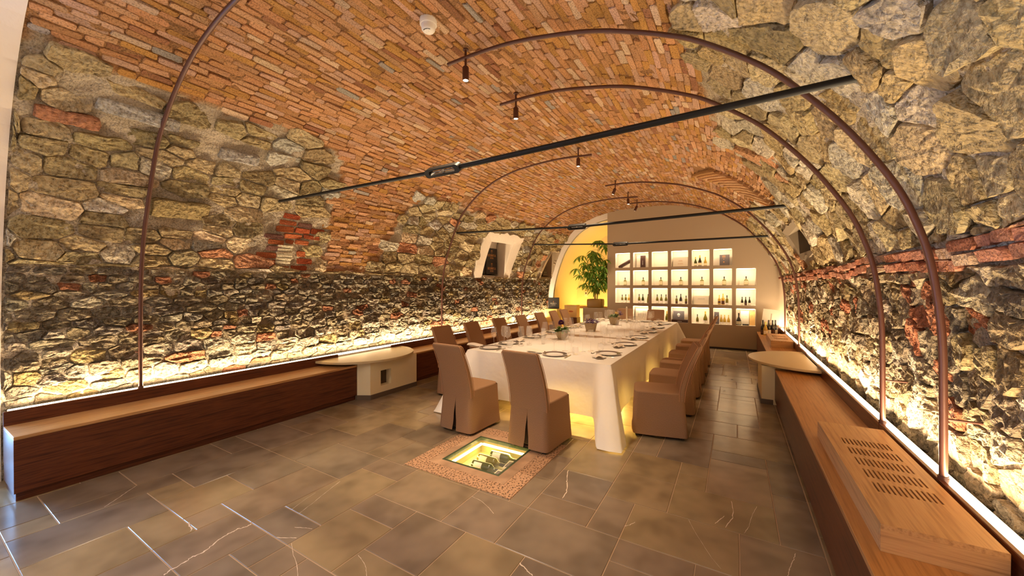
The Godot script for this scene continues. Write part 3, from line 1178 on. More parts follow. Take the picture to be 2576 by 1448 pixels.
# ------------------------------------------------------------------ plaster ends of the room
# a wall across the vault with an arched opening that follows the section shrunk by "inset"
func arch_wall(z0: float, z1: float, inset: float, x0: float, x1: float, top: float, from_x := -99.0, to_x := 99.0) -> ArrayMesh:
	var mb := MB.new()
	var cols := []
	var i := 0
	while i < sec_p.size():
		var p := sec_p[i] + sec_n[i] * inset
		if p.x > from_x and p.x < to_x:
			cols.append(p)
		i += 6
	var ctr := Vector2(-2.0, 0.4)
	var outer := []
	for p in cols:
		var d: Vector2 = (p - ctr).normalized()
		var t := 1e9
		if d.x < -1e-4:
			t = minf(t, (x0 - ctr.x) / d.x)
		if d.x > 1e-4:
			t = minf(t, (x1 - ctr.x) / d.x)
		if d.y > 1e-4:
			t = minf(t, (top - ctr.y) / d.y)
		if d.y < -1e-4:
			t = minf(t, (0.0 - ctr.y) / d.y)
		outer.append(ctr + d * t)
	for j in cols.size() - 1:
		var a: Vector2 = cols[j]; var b: Vector2 = cols[j + 1]; var c: Vector2 = outer[j + 1]; var d: Vector2 = outer[j]
		mb.quad(Vector3(a.x, a.y, z1), Vector3(b.x, b.y, z1), Vector3(c.x, c.y, z1), Vector3(d.x, d.y, z1))
		mb.quad(Vector3(b.x, b.y, z0), Vector3(a.x, a.y, z0), Vector3(d.x, d.y, z0), Vector3(c.x, c.y, z0))
		mb.quad(Vector3(a.x, a.y, z0), Vector3(b.x, b.y, z0), Vector3(b.x, b.y, z1), Vector3(a.x, a.y, z1))
	return mb.mesh()

func build_ends() -> void:
	setting("wall_front", arch_wall(-0.53, -0.42, 0.012, -6.6, 2.2, 4.6), M.plaster, "smooth cream plaster wall round the near end of the vault, at the left edge", "wall")
	var bb := MB.new()
	bb.slab(-6.5, -5.08, 0.0, 0.1, -0.425, -0.405, 0.004)
	setting("baseboard_left", bb.mesh(), M.matt_black, "dark skirting at the foot of the cream wall beside the bench end", "skirting")

# the plain room the photograph is taken from, out of view; its door opening is placed to light the near left floor
func build_anteroom() -> void:
	var w := MB.new()
	w.slab(-6.7, -6.5, 0, 4.6, 2.4, 0.95)
	w.slab(-6.7, -6.5, 0, 4.6, -0.15, -0.42)
	w.slab(-6.7, -6.5, 2.2, 4.6, 0.95, -0.15)
	w.slab(2.1, 2.3, 0, 4.6, 2.4, -0.42)
	w.slab(-6.7, 2.3, 0, 4.6, 2.2, 2.4)
	w.slab(-6.7, 2.3, 3.9, 4.1, 2.4, -0.42)
	setting("wall_entrance", w.mesh(), M.plaster, "unseen plain plaster walls of the entrance room behind the viewpoint", "wall")
	for x in [-3.2, -0.4]:  # out of view, placed to light the near floor and chair backs
		var o := thing("unseen_ceiling_lamp", "unseen white panel lamp of the entrance room, lighting the near floor, %s" % ("nearer the door" if x < -1 else "further from the door"), "lamp", Vector3(x, 3.88, 1.0), 0.0)
		var mb := MB.new()
		mb.slab(-0.33, 0.33, -0.03, 0.0, -0.33, 0.33, 0.01)
		part("frame", mb.mesh(), M.white, o)
		var g := MB.new()
		g.slab(-0.29, 0.29, -0.036, -0.03, -0.29, 0.29)
		part("diffuser", g.mesh(), glow(Color(1.0, 0.9, 0.78), 3.0), o)
		area("unseen_lamp_light", Vector3(x, 3.83, 1.0), Vector3(0, -1, 0), Vector2(0.58, 0.58), Color(1.0, 0.9, 0.78), UNSEEN_LAMP_ENERGY)

const UNSEEN_LAMP_ENERGY := 4.0

# ------------------------------------------------------------------ benches and their light strips
func bench(called: String, label: String, left: bool, a0: float, a1: float, end_cap := false) -> void:
	var f := -4.55 if left else 0.465       # front face
	var bk := -4.965 if left else 0.91     # face of the upstand
	var dir := -1.0 if left else 1.0
	var o := thing(called, label, "bench", Vector3(f, 0, -a0))
	var n := a1 - a0
	var mb := MB.new()
	mb.slab(0, dir * absf(bk - f), 0.462, 0.487, 0, -n, 0.002)
	part("seat", mb.mesh(), M.pale_lit_wood if left else M.lit_seat_wood, o)  # seat tops paler than the panels: strip light painted into the wood
	mb = MB.new()
	mb.slab(dir * 0.003, dir * 0.03, 0.066, 0.4615, 0, -n, 0.001)
	mb.slab(dir * 0.03, dir * absf(bk - f), 0.066, 0.4615, 0, -0.02, 0.001)
	mb.slab(dir * 0.03, dir * absf(bk - f), 0.066, 0.4615, -n + 0.02, -n, 0.001)
	part("front_panel", mb.mesh(), M.wood, o)
	mb = MB.new()
	mb.slab(dir * 0.035, dir * absf(bk - f), 0.0, 0.065, -0.012, -n, 0.001)
	part("toe_kick", mb.mesh(), M.wood, o)
	mb = MB.new()
	mb.slab(dir * absf(bk - f), dir * (absf(bk - f) + 0.022), 0.2, 0.60, 0, -n, 0.003)
	part("upstand", mb.mesh(), M.wood, o)

func light_strip(label: String, left: bool, a0: float, a1: float) -> void:
	var x := -5.035 if left else 0.964
	var o := thing("light_strip", label, "light strip", Vector3(x, 0.55, -a0))
	var n := a1 - a0
	var mb := MB.new()
	mb.slab(-0.03, 0.028, 0.0, 0.03, 0, -n, 0.002)
	part("channel", mb.mesh(), M.white, o)
	mb = MB.new()
	mb.slab(-0.02, 0.02, 0.03, 0.05, 0, -n, 0.003)
	part("diffuser", mb.mesh(), M.led, o)

func build_benches() -> void:
	var top := mat(s255(236, 214, 184), 0.36, 0.0, 0.4)
	top.albedo_texture = M.pale_lit_wood.albedo_texture
	tri_map(top, Vector3(5.0, 5.0, 0.2))
	M.lit_seat_wood = top  # tan of the right seats includes the light strip glare
	bench("bench", "long reddish wooden bench at the left wall, nearest the viewer", true, 0.522, 3.444)
	bench("bench", "reddish wooden bench on the left behind the chairs, beyond the half-round table", true, 4.43, 10.4)
	bench("bench", "long wooden bench along the right wall carrying the large slotted box", false, 1.3, 6.14)
	bench("bench", "wooden bench end at the far right carrying bottles and the small slotted box", false, 7.12, 10.88)
	light_strip("glowing light strip at the foot of the left stone wall, behind the bench", true, 0.55, 10.9)
	light_strip("glowing light strip at the foot of the right stone wall, behind the bench", false, 1.3, 10.9)
	slotted("large wooden box with five rows of slots on the near right bench", Vector3(0.53, 0.487, -2.145), 0.358, 1.40, 0.115, 5, 12, 0.33, 0.162)
	slotted("small wooden box with two rows of slots on the far right bench", Vector3(0.57, 0.487, -8.30), 0.335, 1.22, 0.115, 2, 12, 0.28, 0.40)

# a heater cover: a box whose lid is pierced by rows of slots
func slotted(label: String, at: Vector3, w: float, d: float, h: float, rows: int, cols: int, z_first: float, pitch: float) -> void:
	var o := thing("heater_cover", label, "heater cover", at)
	var mb := MB.new()
	var ht := h - 0.0225
	mb.slab(0, w, 0, ht, 0, -0.022, 0.0008)
	part("end_panel", mb.mesh(), M.light_wood_across, o)
	mb = MB.new()
	mb.slab(0, w, 0, ht, -d + 0.022, -d, 0.0008)
	part("end_panel", mb.mesh(), M.light_wood_across, o)
	mb = MB.new()
	mb.slab(0, 0.02, 0, ht, -0.0225, -d + 0.0225, 0.0008)
	part("side_panel", mb.mesh(), M.pale_lit_wood, o)
	mb = MB.new()
	mb.slab(w - 0.02, w, 0, ht, -0.0225, -d + 0.0225, 0.0008)
	part("side_panel", mb.mesh(), M.pale_lit_wood, o)
	# lid in strips round the slots
	var lid := MB.new()
	var y0 := h - 0.022
	var sl := 0.108 if rows > 2 else 0.2
	var sw := 0.0085
	var x0 := 0.072
	var px := (w - 0.05 - x0) / cols
	var z := -0.0
	var y1 := h + 0.0005
	for r in rows:
		var za := -(z_first + r * pitch)
		lid.slab(0.0005, w - 0.0005, y0, y1, z, za)
		var xa := 0.0005
		for k in cols:
			var xs := x0 + k * px
			lid.slab(xa, xs, y0, y1, za, za - sl)
			xa = xs + sw
		lid.slab(xa, w - 0.0005, y0, y1, za, za - sl)
		z = za - sl
	lid.slab(0.0005, w - 0.0005, y0, y1, z, -d)
	part("lid", lid.mesh(), M.pale_lit_wood, o)
	mb = MB.new()
	mb.slab(0.02, w - 0.02, 0.02, 0.03, -0.03, -d + 0.03)
	part("liner", mb.mesh(), M.hole_shade, o)  # dark sheet under the slots, painted as their shade

func build_half_tables() -> void:
	half_table("half-round table on a cream plaster block between the left benches", true, Vector3(-4.965, 0, -3.87), 3.45, 4.43)
	half_table("half-round table on a cream plaster block between the right benches", false, Vector3(0.91, 0, -6.62), 6.145, 7.12)

func half_table(label: String, left: bool, at: Vector3, a0: float, a1: float) -> void:
	var o := thing("half_round_table", label, "table", at)
	var dir := 1.0 if left else -1.0
	var poly := PackedVector2Array()
	for k in 41:
		var t := PI * k / 40.0
		poly.push_back(Vector2(dir * sin(t) * 0.735, -cos(t) * 0.775))
	var mb := MB.new()
	mb.prism(poly, 0.532, 0.56)
	part("tabletop", mb.mesh(), M.slab_top, o)
	var sm := PackedVector2Array()
	for p in poly:
		sm.push_back(p * 0.9)
	mb = MB.new()
	mb.prism(sm, 0.515, 0.5315)
	part("underframe", mb.mesh(), M.cream, o)
	# block with a canted corner and a square vent
	var z0 := -a0 - at.z
	var z1 := -a1 - at.z
	var xf := dir * (0.575 if left else 0.59)
	var xb := dir * 0.415
	var body := MB.new()
	var vz0 := -0.04 if left else -99.0
	var vz1 := 0.15
	var blk := PackedVector2Array([Vector2(0.0, z0), Vector2(xb, z0), Vector2(xf, z0 - 0.09), Vector2(xf, z1), Vector2(0.0, z1)])
	if left:
		# front wall built round the vent
		var low := 0.155
		var high := 0.375
		body.prism(blk, 0.0, low)
		body.prism(blk, high, 0.515)
		body.prism(PackedVector2Array([Vector2(0.0, z0), Vector2(xb, z0), Vector2(xf, z0 - 0.09), Vector2(xf, vz1), Vector2(0.0, vz1)]), low, high)
		body.prism(PackedVector2Array([Vector2(0.0, vz0), Vector2(xf, vz0), Vector2(xf, z1), Vector2(0.0, z1)]), low, high)
		part("block", body.mesh(), M.cream, o)
		var v := MB.new()
		v.slab(0.45, 0.47, low, high, vz0, vz1)
		for k in 9:
			v.slab(0.47, 0.476, low, high, lerpf(vz0, vz1, k / 9.0) + 0.004, lerpf(vz0, vz1, k / 9.0) + 0.014)
		part("vent_grille", v.mesh(), M.vent, o)
	else:
		body.prism(PackedVector2Array([Vector2(0.0, z0), Vector2(xf, z0), Vector2(xf, z1), Vector2(0.0, z1)]), 0.0, 0.515)
		part("block", body.mesh(), M.cream, o)
	var sk := MB.new()
	if left:
		sk.prism(PackedVector2Array([Vector2(xb - 0.02, z0 + 0.012), Vector2(xb + 0.005, z0 + 0.012), Vector2(xf + 0.012, z0 - 0.085), Vector2(xf + 0.012, z1), Vector2(xf - 0.02, z1), Vector2(xf - 0.02, z0 - 0.09)]), 0.0, 0.065)
	else:
		sk.slab(xf - 0.012, xf + 0.13, 0.0, 0.065, z0 + 0.012, z0 - 0.02, 0.002)
		sk.slab(xf - 0.012, xf + 0.02, 0.0, 0.065, z0 - 0.02, z1, 0.002)
	part("skirting", sk.mesh(), M.base, o)

# ------------------------------------------------------------------ bronze arches with their spotlights
func arch_rail_points(left: bool) -> Array:
	var out := []
	if left:
		for p in ["-4.99,0.60", "-4.985,1.05", "-4.965,1.60", "-4.90,2.0", "-4.79,2.32", "-4.56,2.83", "-4.35,3.08", "-4.13,3.26", "-3.90,3.40", "-3.66,3.505", "-3.35,3.59", "-3.08,3.63", "-2.7,3.66", "-2.36,3.665", "-1.93,3.64"]:
			var q: PackedStringArray = p.split(",")
			out.append(Vector3(float(q[0]), float(q[1]), 0))
	else:
		for p in ["0.93,0.58", "0.928,1.0", "0.92,1.36", "0.885,1.68", "0.835,1.90", "0.74,2.15", "0.56,2.456", "0.36,2.72", "0.13,2.965", "-0.21,3.222", "-0.42,3.335", "-0.64,3.43", "-0.91,3.53", "-1.21,3.605", "-1.63,3.68", "-2.0,3.705", "-2.36,3.705"]:
			var q: PackedStringArray = p.split(",")
			out.append(Vector3(float(q[0]), float(q[1]), 0))
	var fine := []
	for i in out.size() - 1:
		var p0: Vector3 = out[maxi(i - 1, 0)]
		var p3: Vector3 = out[mini(i + 2, out.size() - 1)]
		for k in 5:
			fine.append(out[i].cubic_interpolate(out[i + 1], p0, p3, k / 5.0))
	fine.append(out[out.size() - 1])
	return fine

func build_arch_lights() -> void:
	var spec := [["L", 1.328, "bronze light arch rising from the left bench, nearest to the viewer", 0.0],
		["R", 2.802, "nearest bronze light arch on the right, rising beside the large slotted box", 0.0],
		["R", 3.733, "second bronze light arch on the right, behind the large slotted box", 0.0],
		["L", 5.72, "thin bronze light arch rising behind the left chairs, second on the left", 0.0],
		["R", 7.879, "bronze light arch rising beyond the right half-round table", -0.9],
		["L", 8.97, "furthest bronze light arch on the left wall, past the white wall niche", 0.15],
		["R", 9.918, "furthest bronze light arch on the right, next to the back wall", -1.0]]
	for e in spec:
		var left: bool = e[0] == "L"
		var o := thing("arch_light", e[2], "light fitting", Vector3(0, 0, -e[1]))
		var pts := arch_rail_points(left)
		var mb := MB.new()
		mb.tube(pts, 0.0165, 12)
		part("rail", mb.mesh(), M.bronze, o)
		var foot := MB.new()
		foot.lathe([Vector2(0.0, 0.49), Vector2(0.022, 0.49), Vector2(0.022, 0.62), Vector2(0.0, 0.62)], 14, Transform3D(Basis(), Vector3(pts[0].x, 0, 0)))
		part("foot", foot.mesh(), M.bronze, o)
		var sx := -2.15
		var ry := 3.66 if left else 3.705
		mb = MB.new()
		mb.lathe([Vector2(0.0, 3.62), Vector2(0.011, 3.62), Vector2(0.011, 3.77), Vector2(0.028, 3.775), Vector2(0.028, 3.79), Vector2(0.0, 3.79)], 12, Transform3D(Basis(), Vector3(sx, 0, 0)))
		part("stem", mb.mesh(), M.bronze, o)
		var head := MB.new()
		var tilt: float = e[3] * 0.45
		var xf := Transform3D(Basis(Vector3(0, 0, 1), tilt), Vector3(sx, 3.625, 0))
		head.lathe([Vector2(0.024, -0.13), Vector2(0.03, -0.13), Vector2(0.03, -0.012), Vector2(0.02, 0.0), Vector2(0.0, 0.0)], 16, xf)
		var hd := part("lamp_head", head.mesh(), M.bronze, o)
		var le := MB.new()
		le.lathe([Vector2(0.0, -0.128), Vector2(0.0, -0.128), Vector2(0.0245, -0.1275), Vector2(0.0, -0.12)], 16, xf)
		part("lens", le.mesh(), M.lens, hd)
		var tip: Vector3 = xf * Vector3(0, -0.14, 0) + o.position
		spot("spot_light", tip, xf.basis * Vector3(0, -1, 0), 34.0, Color(1.0, 0.88, 0.72), SPOT_ENERGY)
		# standoffs that hold the rail to the wall
		var side := -1.0 if left else 1.0
		for y in [0.95, 1.75]:
			var best: Vector3 = pts[0]
			for p in pts:
				if absf(p.y - y) < absf(best.y - y):
					best = p
			var br := MB.new()
			br.tube([best, best + Vector3(side * 0.14, 0.0, 0)], 0.006, 8)
			part("standoff", br.mesh(), M.bronze, o)

const SPOT_ENERGY := 4.5

# ------------------------------------------------------------------ black tie rods with a turnbuckle
func build_tie_rods() -> void:
	tie_rod("nearest and thickest black iron tie rod across the vault, ending at the near right stones", Vector3(-4.74, 2.615, -2.5), Vector3(-2.16, 2.59, -2.5), Vector3(0.55, 2.635, -2.5), 0.38)
	tie_rod("middle black iron tie rod across the vault, in front of the white wall niche", Vector3(-4.74, 2.635, -5.85), Vector3(-2.22, 2.56, -5.85), Vector3(0.57, 2.605, -5.85), 0.32)
	tie_rod("furthest black iron tie rod, crossing in front of the lit shelves and the plant", Vector3(-4.74, 2.70, -9.0), Vector3(-2.33, 2.585, -9.0), Vector3(0.58, 2.58, -9.0), 0.36)

func tie_rod(label: String, a: Vector3, mid: Vector3, b: Vector3, len: float) -> void:
	var o := thing("tie_rod", label, "tie rod", mid)
	var ra := a - mid
	var rb := b - mid
	var mb := MB.new()
	mb.tube([ra, ra.normalized() * (len * 0.4)], 0.017, 12)
	part("bar", mb.mesh(), M.black, o)
	mb = MB.new()
	mb.tube([rb.normalized() * (len * 0.4), rb], 0.021, 12)
	part("bar", mb.mesh(), M.black, o)
	# turnbuckle: a rounded loop with an open slot
	var h := len / 2
	var ring := MB.new()
	var outer := PackedVector2Array()
	var inner := PackedVector2Array()
	for k in 24:
		var t := TAU * k / 24.0
		var sx := signf(cos(t))
		outer.push_back(Vector2(sx * (h - 0.038) + cos(t) * 0.038, sin(t) * 0.038))
		inner.push_back(Vector2(sx * (h - 0.07) + cos(t) * 0.02, sin(t) * 0.02))
	for k in 24:
		var j := (k + 1) % 24
		var A := Vector3(outer[k].x, 0, outer[k].y); var B := Vector3(outer[j].x, 0, outer[j].y)
		var C := Vector3(inner[j].x, 0, inner[j].y); var D := Vector3(inner[k].x, 0, inner[k].y)
		var up := Vector3(0, 0.03, 0)
		ring.quad(A + up, D + up, C + up, B + up)
		ring.quad(A - up, B - up, C - up, D - up)
		ring.quad(A - up, A + up, B + up, B - up)
		ring.quad(D - up, C - up, C + up, D + up)
	var loop := part("turnbuckle", ring.mesh(), M.black, o)
	loop.basis = Basis(Vector3(1, 0, 0), -0.9)
	mb = MB.new()
	mb.tube([Vector3(-h + 0.07, 0, 0), Vector3(h - 0.07, 0, 0)], 0.006, 8)
	part("thread", mb.mesh(), M.steel, loop)
	mb = MB.new()
	mb.slab(-0.012, 0.012, -0.008, 0.008, -0.025, 0.025, 0.002)
	part("cross_pin", mb.mesh(), M.steel, loop)

func build_detector() -> void:
	var o := thing("smoke_detector", "white round smoke detector on the brick ceiling", "smoke detector", Vector3(-2.18, 3.79, -2.34))
	var mb := MB.new()
	mb.lathe([Vector2(0.0, -0.05), Vector2(0.066, -0.05), Vector2(0.07, -0.045), Vector2(0.07, 0.0), Vector2(0.0, 0.0)], 32)
	part("base", mb.mesh(), M.white, o)
	mb = MB.new()
	mb.lathe([Vector2(0.0, -0.108), Vector2(0.025, -0.106), Vector2(0.046, -0.098), Vector2(0.055, -0.085), Vector2(0.06, -0.05)], 32)
	var head := part("head", mb.mesh(), M.white, o)
	for k in 7:
		var t := MB.new()
		var ang := 0.6 + k * 0.22
		t.box(Vector3.ZERO, Vector3(0.006 if k % 3 else 0.011, 0.002, 0.006), 0.0, Transform3D(Basis(Vector3.UP, -ang + PI / 2), Vector3(cos(ang) * 0.04, -0.1015, sin(ang) * 0.04)))
		part("marking", t.mesh(), M.print_black, head)
	for k in 2:
		var l := MB.new()
		l.lathe([Vector2(0.0, -0.004), Vector2(0.003, -0.003), Vector2(0.004, 0.0)], 10, Transform3D(Basis(), Vector3(0.012 if k == 0 else -0.012, -0.106, 0.01)))
		part("indicator", l.mesh(), M.white, head)

# ------------------------------------------------------------------ the lit window in the floor
func build_floor_display() -> void:
	var pit := mat(s255(190, 150, 118), 0.85, 0.0, 0.3)
	pit.albedo_texture = noise_tex(0.055, 2, [[0.0, grey(0.22)], [0.18, grey(0.45)], [0.34, grey(0.95)], [1.0, grey(1.0)]], 512, 51, FastNoiseLite.TYPE_CELLULAR)
	pit.heightmap_enabled = true
	pit.heightmap_texture = pit.albedo_texture
	pit.heightmap_scale = 0.8
	tri_map(pit, Vector3(1.6, 1.6, 1.6))
	var smooth := mat(s255(196, 158, 126), 0.7, 0.0, 0.3)
	smooth.albedo_texture = noise_tex(0.01, 4, [[0.0, grey(0.75)], [1.0, grey(1.0)]], 256, 52)
	tri_map(smooth, Vector3(1, 1, 1))
	floor_window("square glass window in the floor with bottles lit beneath, set in a pitted stone slab", PIT, pit, smooth, true)
	# bottles lying in the first one
	var y := -0.16
	var spots := [[Vector3(-2.20, y + 0.045, -2.79), 0.12, "olive", "bottle nearest the viewer, lying under the glass window in the floor"], [Vector3(-2.16, y + 0.045, -2.93), 0.02, "green", "second bottle from the viewer lying under the floor window, with a blue and white label"],
		[Vector3(-2.19, y + 0.045, -3.07), -0.06, "olive", "third bottle from the viewer lying under the floor window"], [Vector3(-2.12, y + 0.045, -3.19), 0.05, "green", "furthest bottle lying under the floor window, close to the strip light"]]
	var k := 0
	for s in spots:
		var b := bottle("bordeaux", s[2], "white" if k % 2 else "cream", 0.34, s[3], s[0], 0.0, "bottles under the floor window")
		b.basis = Basis(Vector3.UP, s[1]) * Basis(Vector3(0, 0, 1), -PI / 2 + 0.0)
		k += 1
	for i in 2:
		var mb := MB.new()
		mb.box(Vector3(0, 0.06, 0), Vector3(0.07, 0.12, 0.16), 0.003)
		var o := single("label_box", mb.mesh(), M.label_cream, "small cream printed box under the floor window, %s" % ("in its near right corner" if i == 0 else "beside its right edge, further from the viewer"), "box", Vector3(-1.775, y, -2.76 - i * 0.2), 0.1, "boxes under the floor window")
		var p := MB.new()
		p.slab(-0.022, 0.022, 0.12, 0.1206, -0.055, 0.055)
		part("print", p.mesh(), M.rim_grey, o)

func floor_window(label: String, r: Rect2, pit: Material, smooth: Material, surround: bool) -> void:
	var c := r.get_center()
	var o := thing("floor_window", label, "floor window", Vector3(c.x, 0, -c.y))
	var hw := r.size.x / 2
	if surround:
		var sx := SLAB.get_center().x - c.x
		var sz := -(SLAB.get_center().y - c.y)
		var w := SLAB.size.x / 2
		var d := SLAB.size.y / 2
		var b := 0.15
		var mb := MB.new()
		mb.slab(sx - w, sx + w, -0.03, 0.003, sz + d, sz + d - b, 0.002)
		mb.slab(sx - w, sx + w, -0.03, 0.003, sz - d, sz - d + b, 0.002)
		mb.slab(sx - w, sx - w + b, -0.03, 0.003, sz + d - b, sz - d + b, 0.002)
		mb.slab(sx + w - b, sx + w, -0.03, 0.003, sz + d - b, sz - d + b, 0.002)
		part("pitted_border", mb.mesh(), pit, o)
		mb = MB.new()
		var x0 := sx - w + b; var x1 := sx + w - b; var z0 := sz + d - b; var z1 := sz - d + b
		if z0 > hw:
			mb.slab(x0, x1, -0.03, 0.003, z0, hw)
		if z1 < -hw:
			mb.slab(x0, x1, -0.03, 0.003, -hw, z1)
		if x0 < -hw:
			mb.slab(x0, -hw, -0.03, 0.003, hw, -hw)
		if x1 > hw:
			mb.slab(hw, x1, -0.03, 0.003, hw, -hw)
		part("inner_band", mb.mesh(), smooth, o)
	var fr := MB.new()
	var t := 0.022
	for s in [-1.0, 1.0]:
		fr.slab(s * hw, s * (hw - t), -0.03, 0.004, hw, -hw, 0.001)
		fr.slab(-hw + t, hw - t, -0.03, 0.004, s * hw, s * (hw - t), 0.001)
	part("frame", fr.mesh(), M.glass_edge, o)
	var pane := MB.new()
	pane.quad(Vector3(-hw + t, 0.0025, hw - t), Vector3(hw - t, 0.0025, hw - t), Vector3(hw - t, 0.0025, -hw + t), Vector3(-hw + t, 0.0025, -hw + t))
	part("pane", pane.mesh(), M.floor_glass, o)
	var well := MB.new()
	var yb := -0.16
	well.slab(-hw, hw, yb - 0.03, yb, hw, -hw)
	for s in [-1.0, 1.0]:
		well.slab(s * (hw + 0.03), s * hw, yb - 0.03, -0.052, hw + 0.03, -hw - 0.03)
		well.slab(-hw, hw, yb - 0.03, -0.052, s * (hw + 0.03), s * hw)
	part("well", well.mesh(), M.well, o)
	var yel := Color(1.0, 0.86, 0.5)
	var led := MB.new()
	led.slab(-hw + 0.03, -hw + 0.06, -0.06, -0.045, hw - 0.04, -hw + 0.04, 0.003)
	led.slab(-hw + 0.06, hw - 0.04, -0.06, -0.045, -hw + 0.06, -hw + 0.03, 0.003)
	part("light_strip", led.mesh(), glow(yel, 9.0), o)
	var at := o.position
	if surround:
		area("window_light", at + Vector3(-hw + 0.07, -0.065, 0), Vector3(0.6, -0.8, 0), Vector2(0.5, 0.03), yel, PIT_ENERGY * 0.6)
		area("window_light", at + Vector3(0, -0.065, -hw + 0.07), Vector3(0, -0.8, 0.6), Vector2(0.5, 0.03), yel, PIT_ENERGY * 0.6, Vector3(1, 0, 0))
	else:
		area("window_light", at + Vector3(0, -0.05, 0), Vector3(0, 1, 0), Vector2(0.5, 0.5), yel, PIT_ENERGY * 4.0)

const PIT_ENERGY := 0.35

# ------------------------------------------------------------------ table and cloth
const TAB := Rect2(-3.055, 4.02, 1.912, 5.50)
const TOP := 0.75

func build_table() -> void:
	var cx := TAB.get_center().x
	var cz := -TAB.get_center().y
	var o := thing("banquet_table", "long banquet table hidden under the white cloth in the middle of the vault", "table", Vector3(cx, 0, cz))
	var mb := MB.new()
	var hx := TAB.size.x / 2 - 0.012
	var hz := TAB.size.y / 2 - 0.012
	mb.slab(-hx, hx, 0.71, 0.742, -hz, hz, 0.004)
	part("tabletop", mb.mesh(), M.cream, o)
	for k in 3:
		under_lamp(k, Vector3(-1.72, 0.705, [-4.55, -6.3, -8.1][k]))
	for sx in [-0.75, 0.75]:
		for sz in [-2.5, -0.85, 0.85, 2.5]:
			mb = MB.new()
			mb.slab(sx - 0.035, sx + 0.035, 0.0, 0.7095, sz - 0.035, sz + 0.035, 0.004)
			part("leg", mb.mesh(), M.matt_black, o)
	# cloth: rings from the table edge down to the hem
	var ring := []
	var hw := TAB.size.x / 2
	var hd := TAB.size.y / 2
	var corners := [Vector2(hw, hd), Vector2(hw, -hd), Vector2(-hw, -hd), Vector2(-hw, hd)]
	var tips := [Vector2(0.20, 0.42), Vector2(0.30, -0.36), Vector2(-0.30, -0.36), Vector2(-0.22, 0.40)]
	var outs := [Vector2(1, 0), Vector2(0, -1), Vector2(-1, 0), Vector2(0, 1)]
	for e in 4:
		var a: Vector2 = corners[e]
		var b: Vector2 = corners[(e + 1) % 4]
		var l := a.distance_to(b)
		var us := []
		var u := 0.0
		while u < l - 1e-4:
			us.append(u)
			var near := minf(u, l - u)
			u += 0.018 if near < 0.3 else 0.045
			if l - u < 0.012:
				break
		for q in us:
			ring.append([a.lerp(b, q / l), outs[e], q, l - q, e])
	var rows := []
	var nt := 16
	var drop := 0.585
	for i in nt + 1:
		var t := float(i) / nt
		var row := []
		for p in ring:
			var pos: Vector2 = p[0]
			var n2: Vector2 = p[1]
			var along: float = pos.dot(Vector2(-n2.y, n2.x))
			var wave := sin(along * 13.0 + p[4] * 2.0) * 0.010 + sin(along * 5.3 + 1.0 + p[4]) * 0.012
			var k0 := smoothstep(0.2, 0.05, p[2])
			var k1 := smoothstep(0.2, 0.05, p[3])
			var fold := 1.0 - maxf(k0, k1)
			# a rounded edge, then a nearly plumb fall
			var o2 := n2 * (minf(t * 6.0, 1.0) * 0.006 + t * 0.016 + wave * t * fold)
			var tip := Vector2.ZERO
			if k0 > 0.0:
				tip += (tips[p[4]] + (corners[(p[4] + 1) % 4] - corners[p[4]]).normalized() * 0.15 * minf(p[2] / 0.05, 1.0)) * k0
			if k1 > 0.0:
				tip += (tips[(p[4] + 1) % 4] + (corners[p[4]] - corners[(p[4] + 1) % 4]).normalized() * 0.15 * minf(p[3] / 0.05, 1.0)) * k1
			var y: float = TOP - drop * t - 0.165 * t * pow(maxf(k0, k1), 1.6)
			if i == 0:
				y = TOP
			row.append(Vector3(pos.x + o2.x + tip.x * t, maxf(y, 0.012), pos.y + o2.y + tip.y * t))
		rows.append(row)
	var cm := MB.new()
	cm.grid(rows, true, false)
	cm.quad(Vector3(-hw, TOP, hd), Vector3(hw, TOP, hd), Vector3(hw, TOP, -hd), Vector3(-hw, TOP, -hd))
	single("tablecloth", cm.mesh(), M.cloth, "white cloth covering the long banquet table, its corners trailing to the floor", "tablecloth", Vector3(cx, 0, cz))

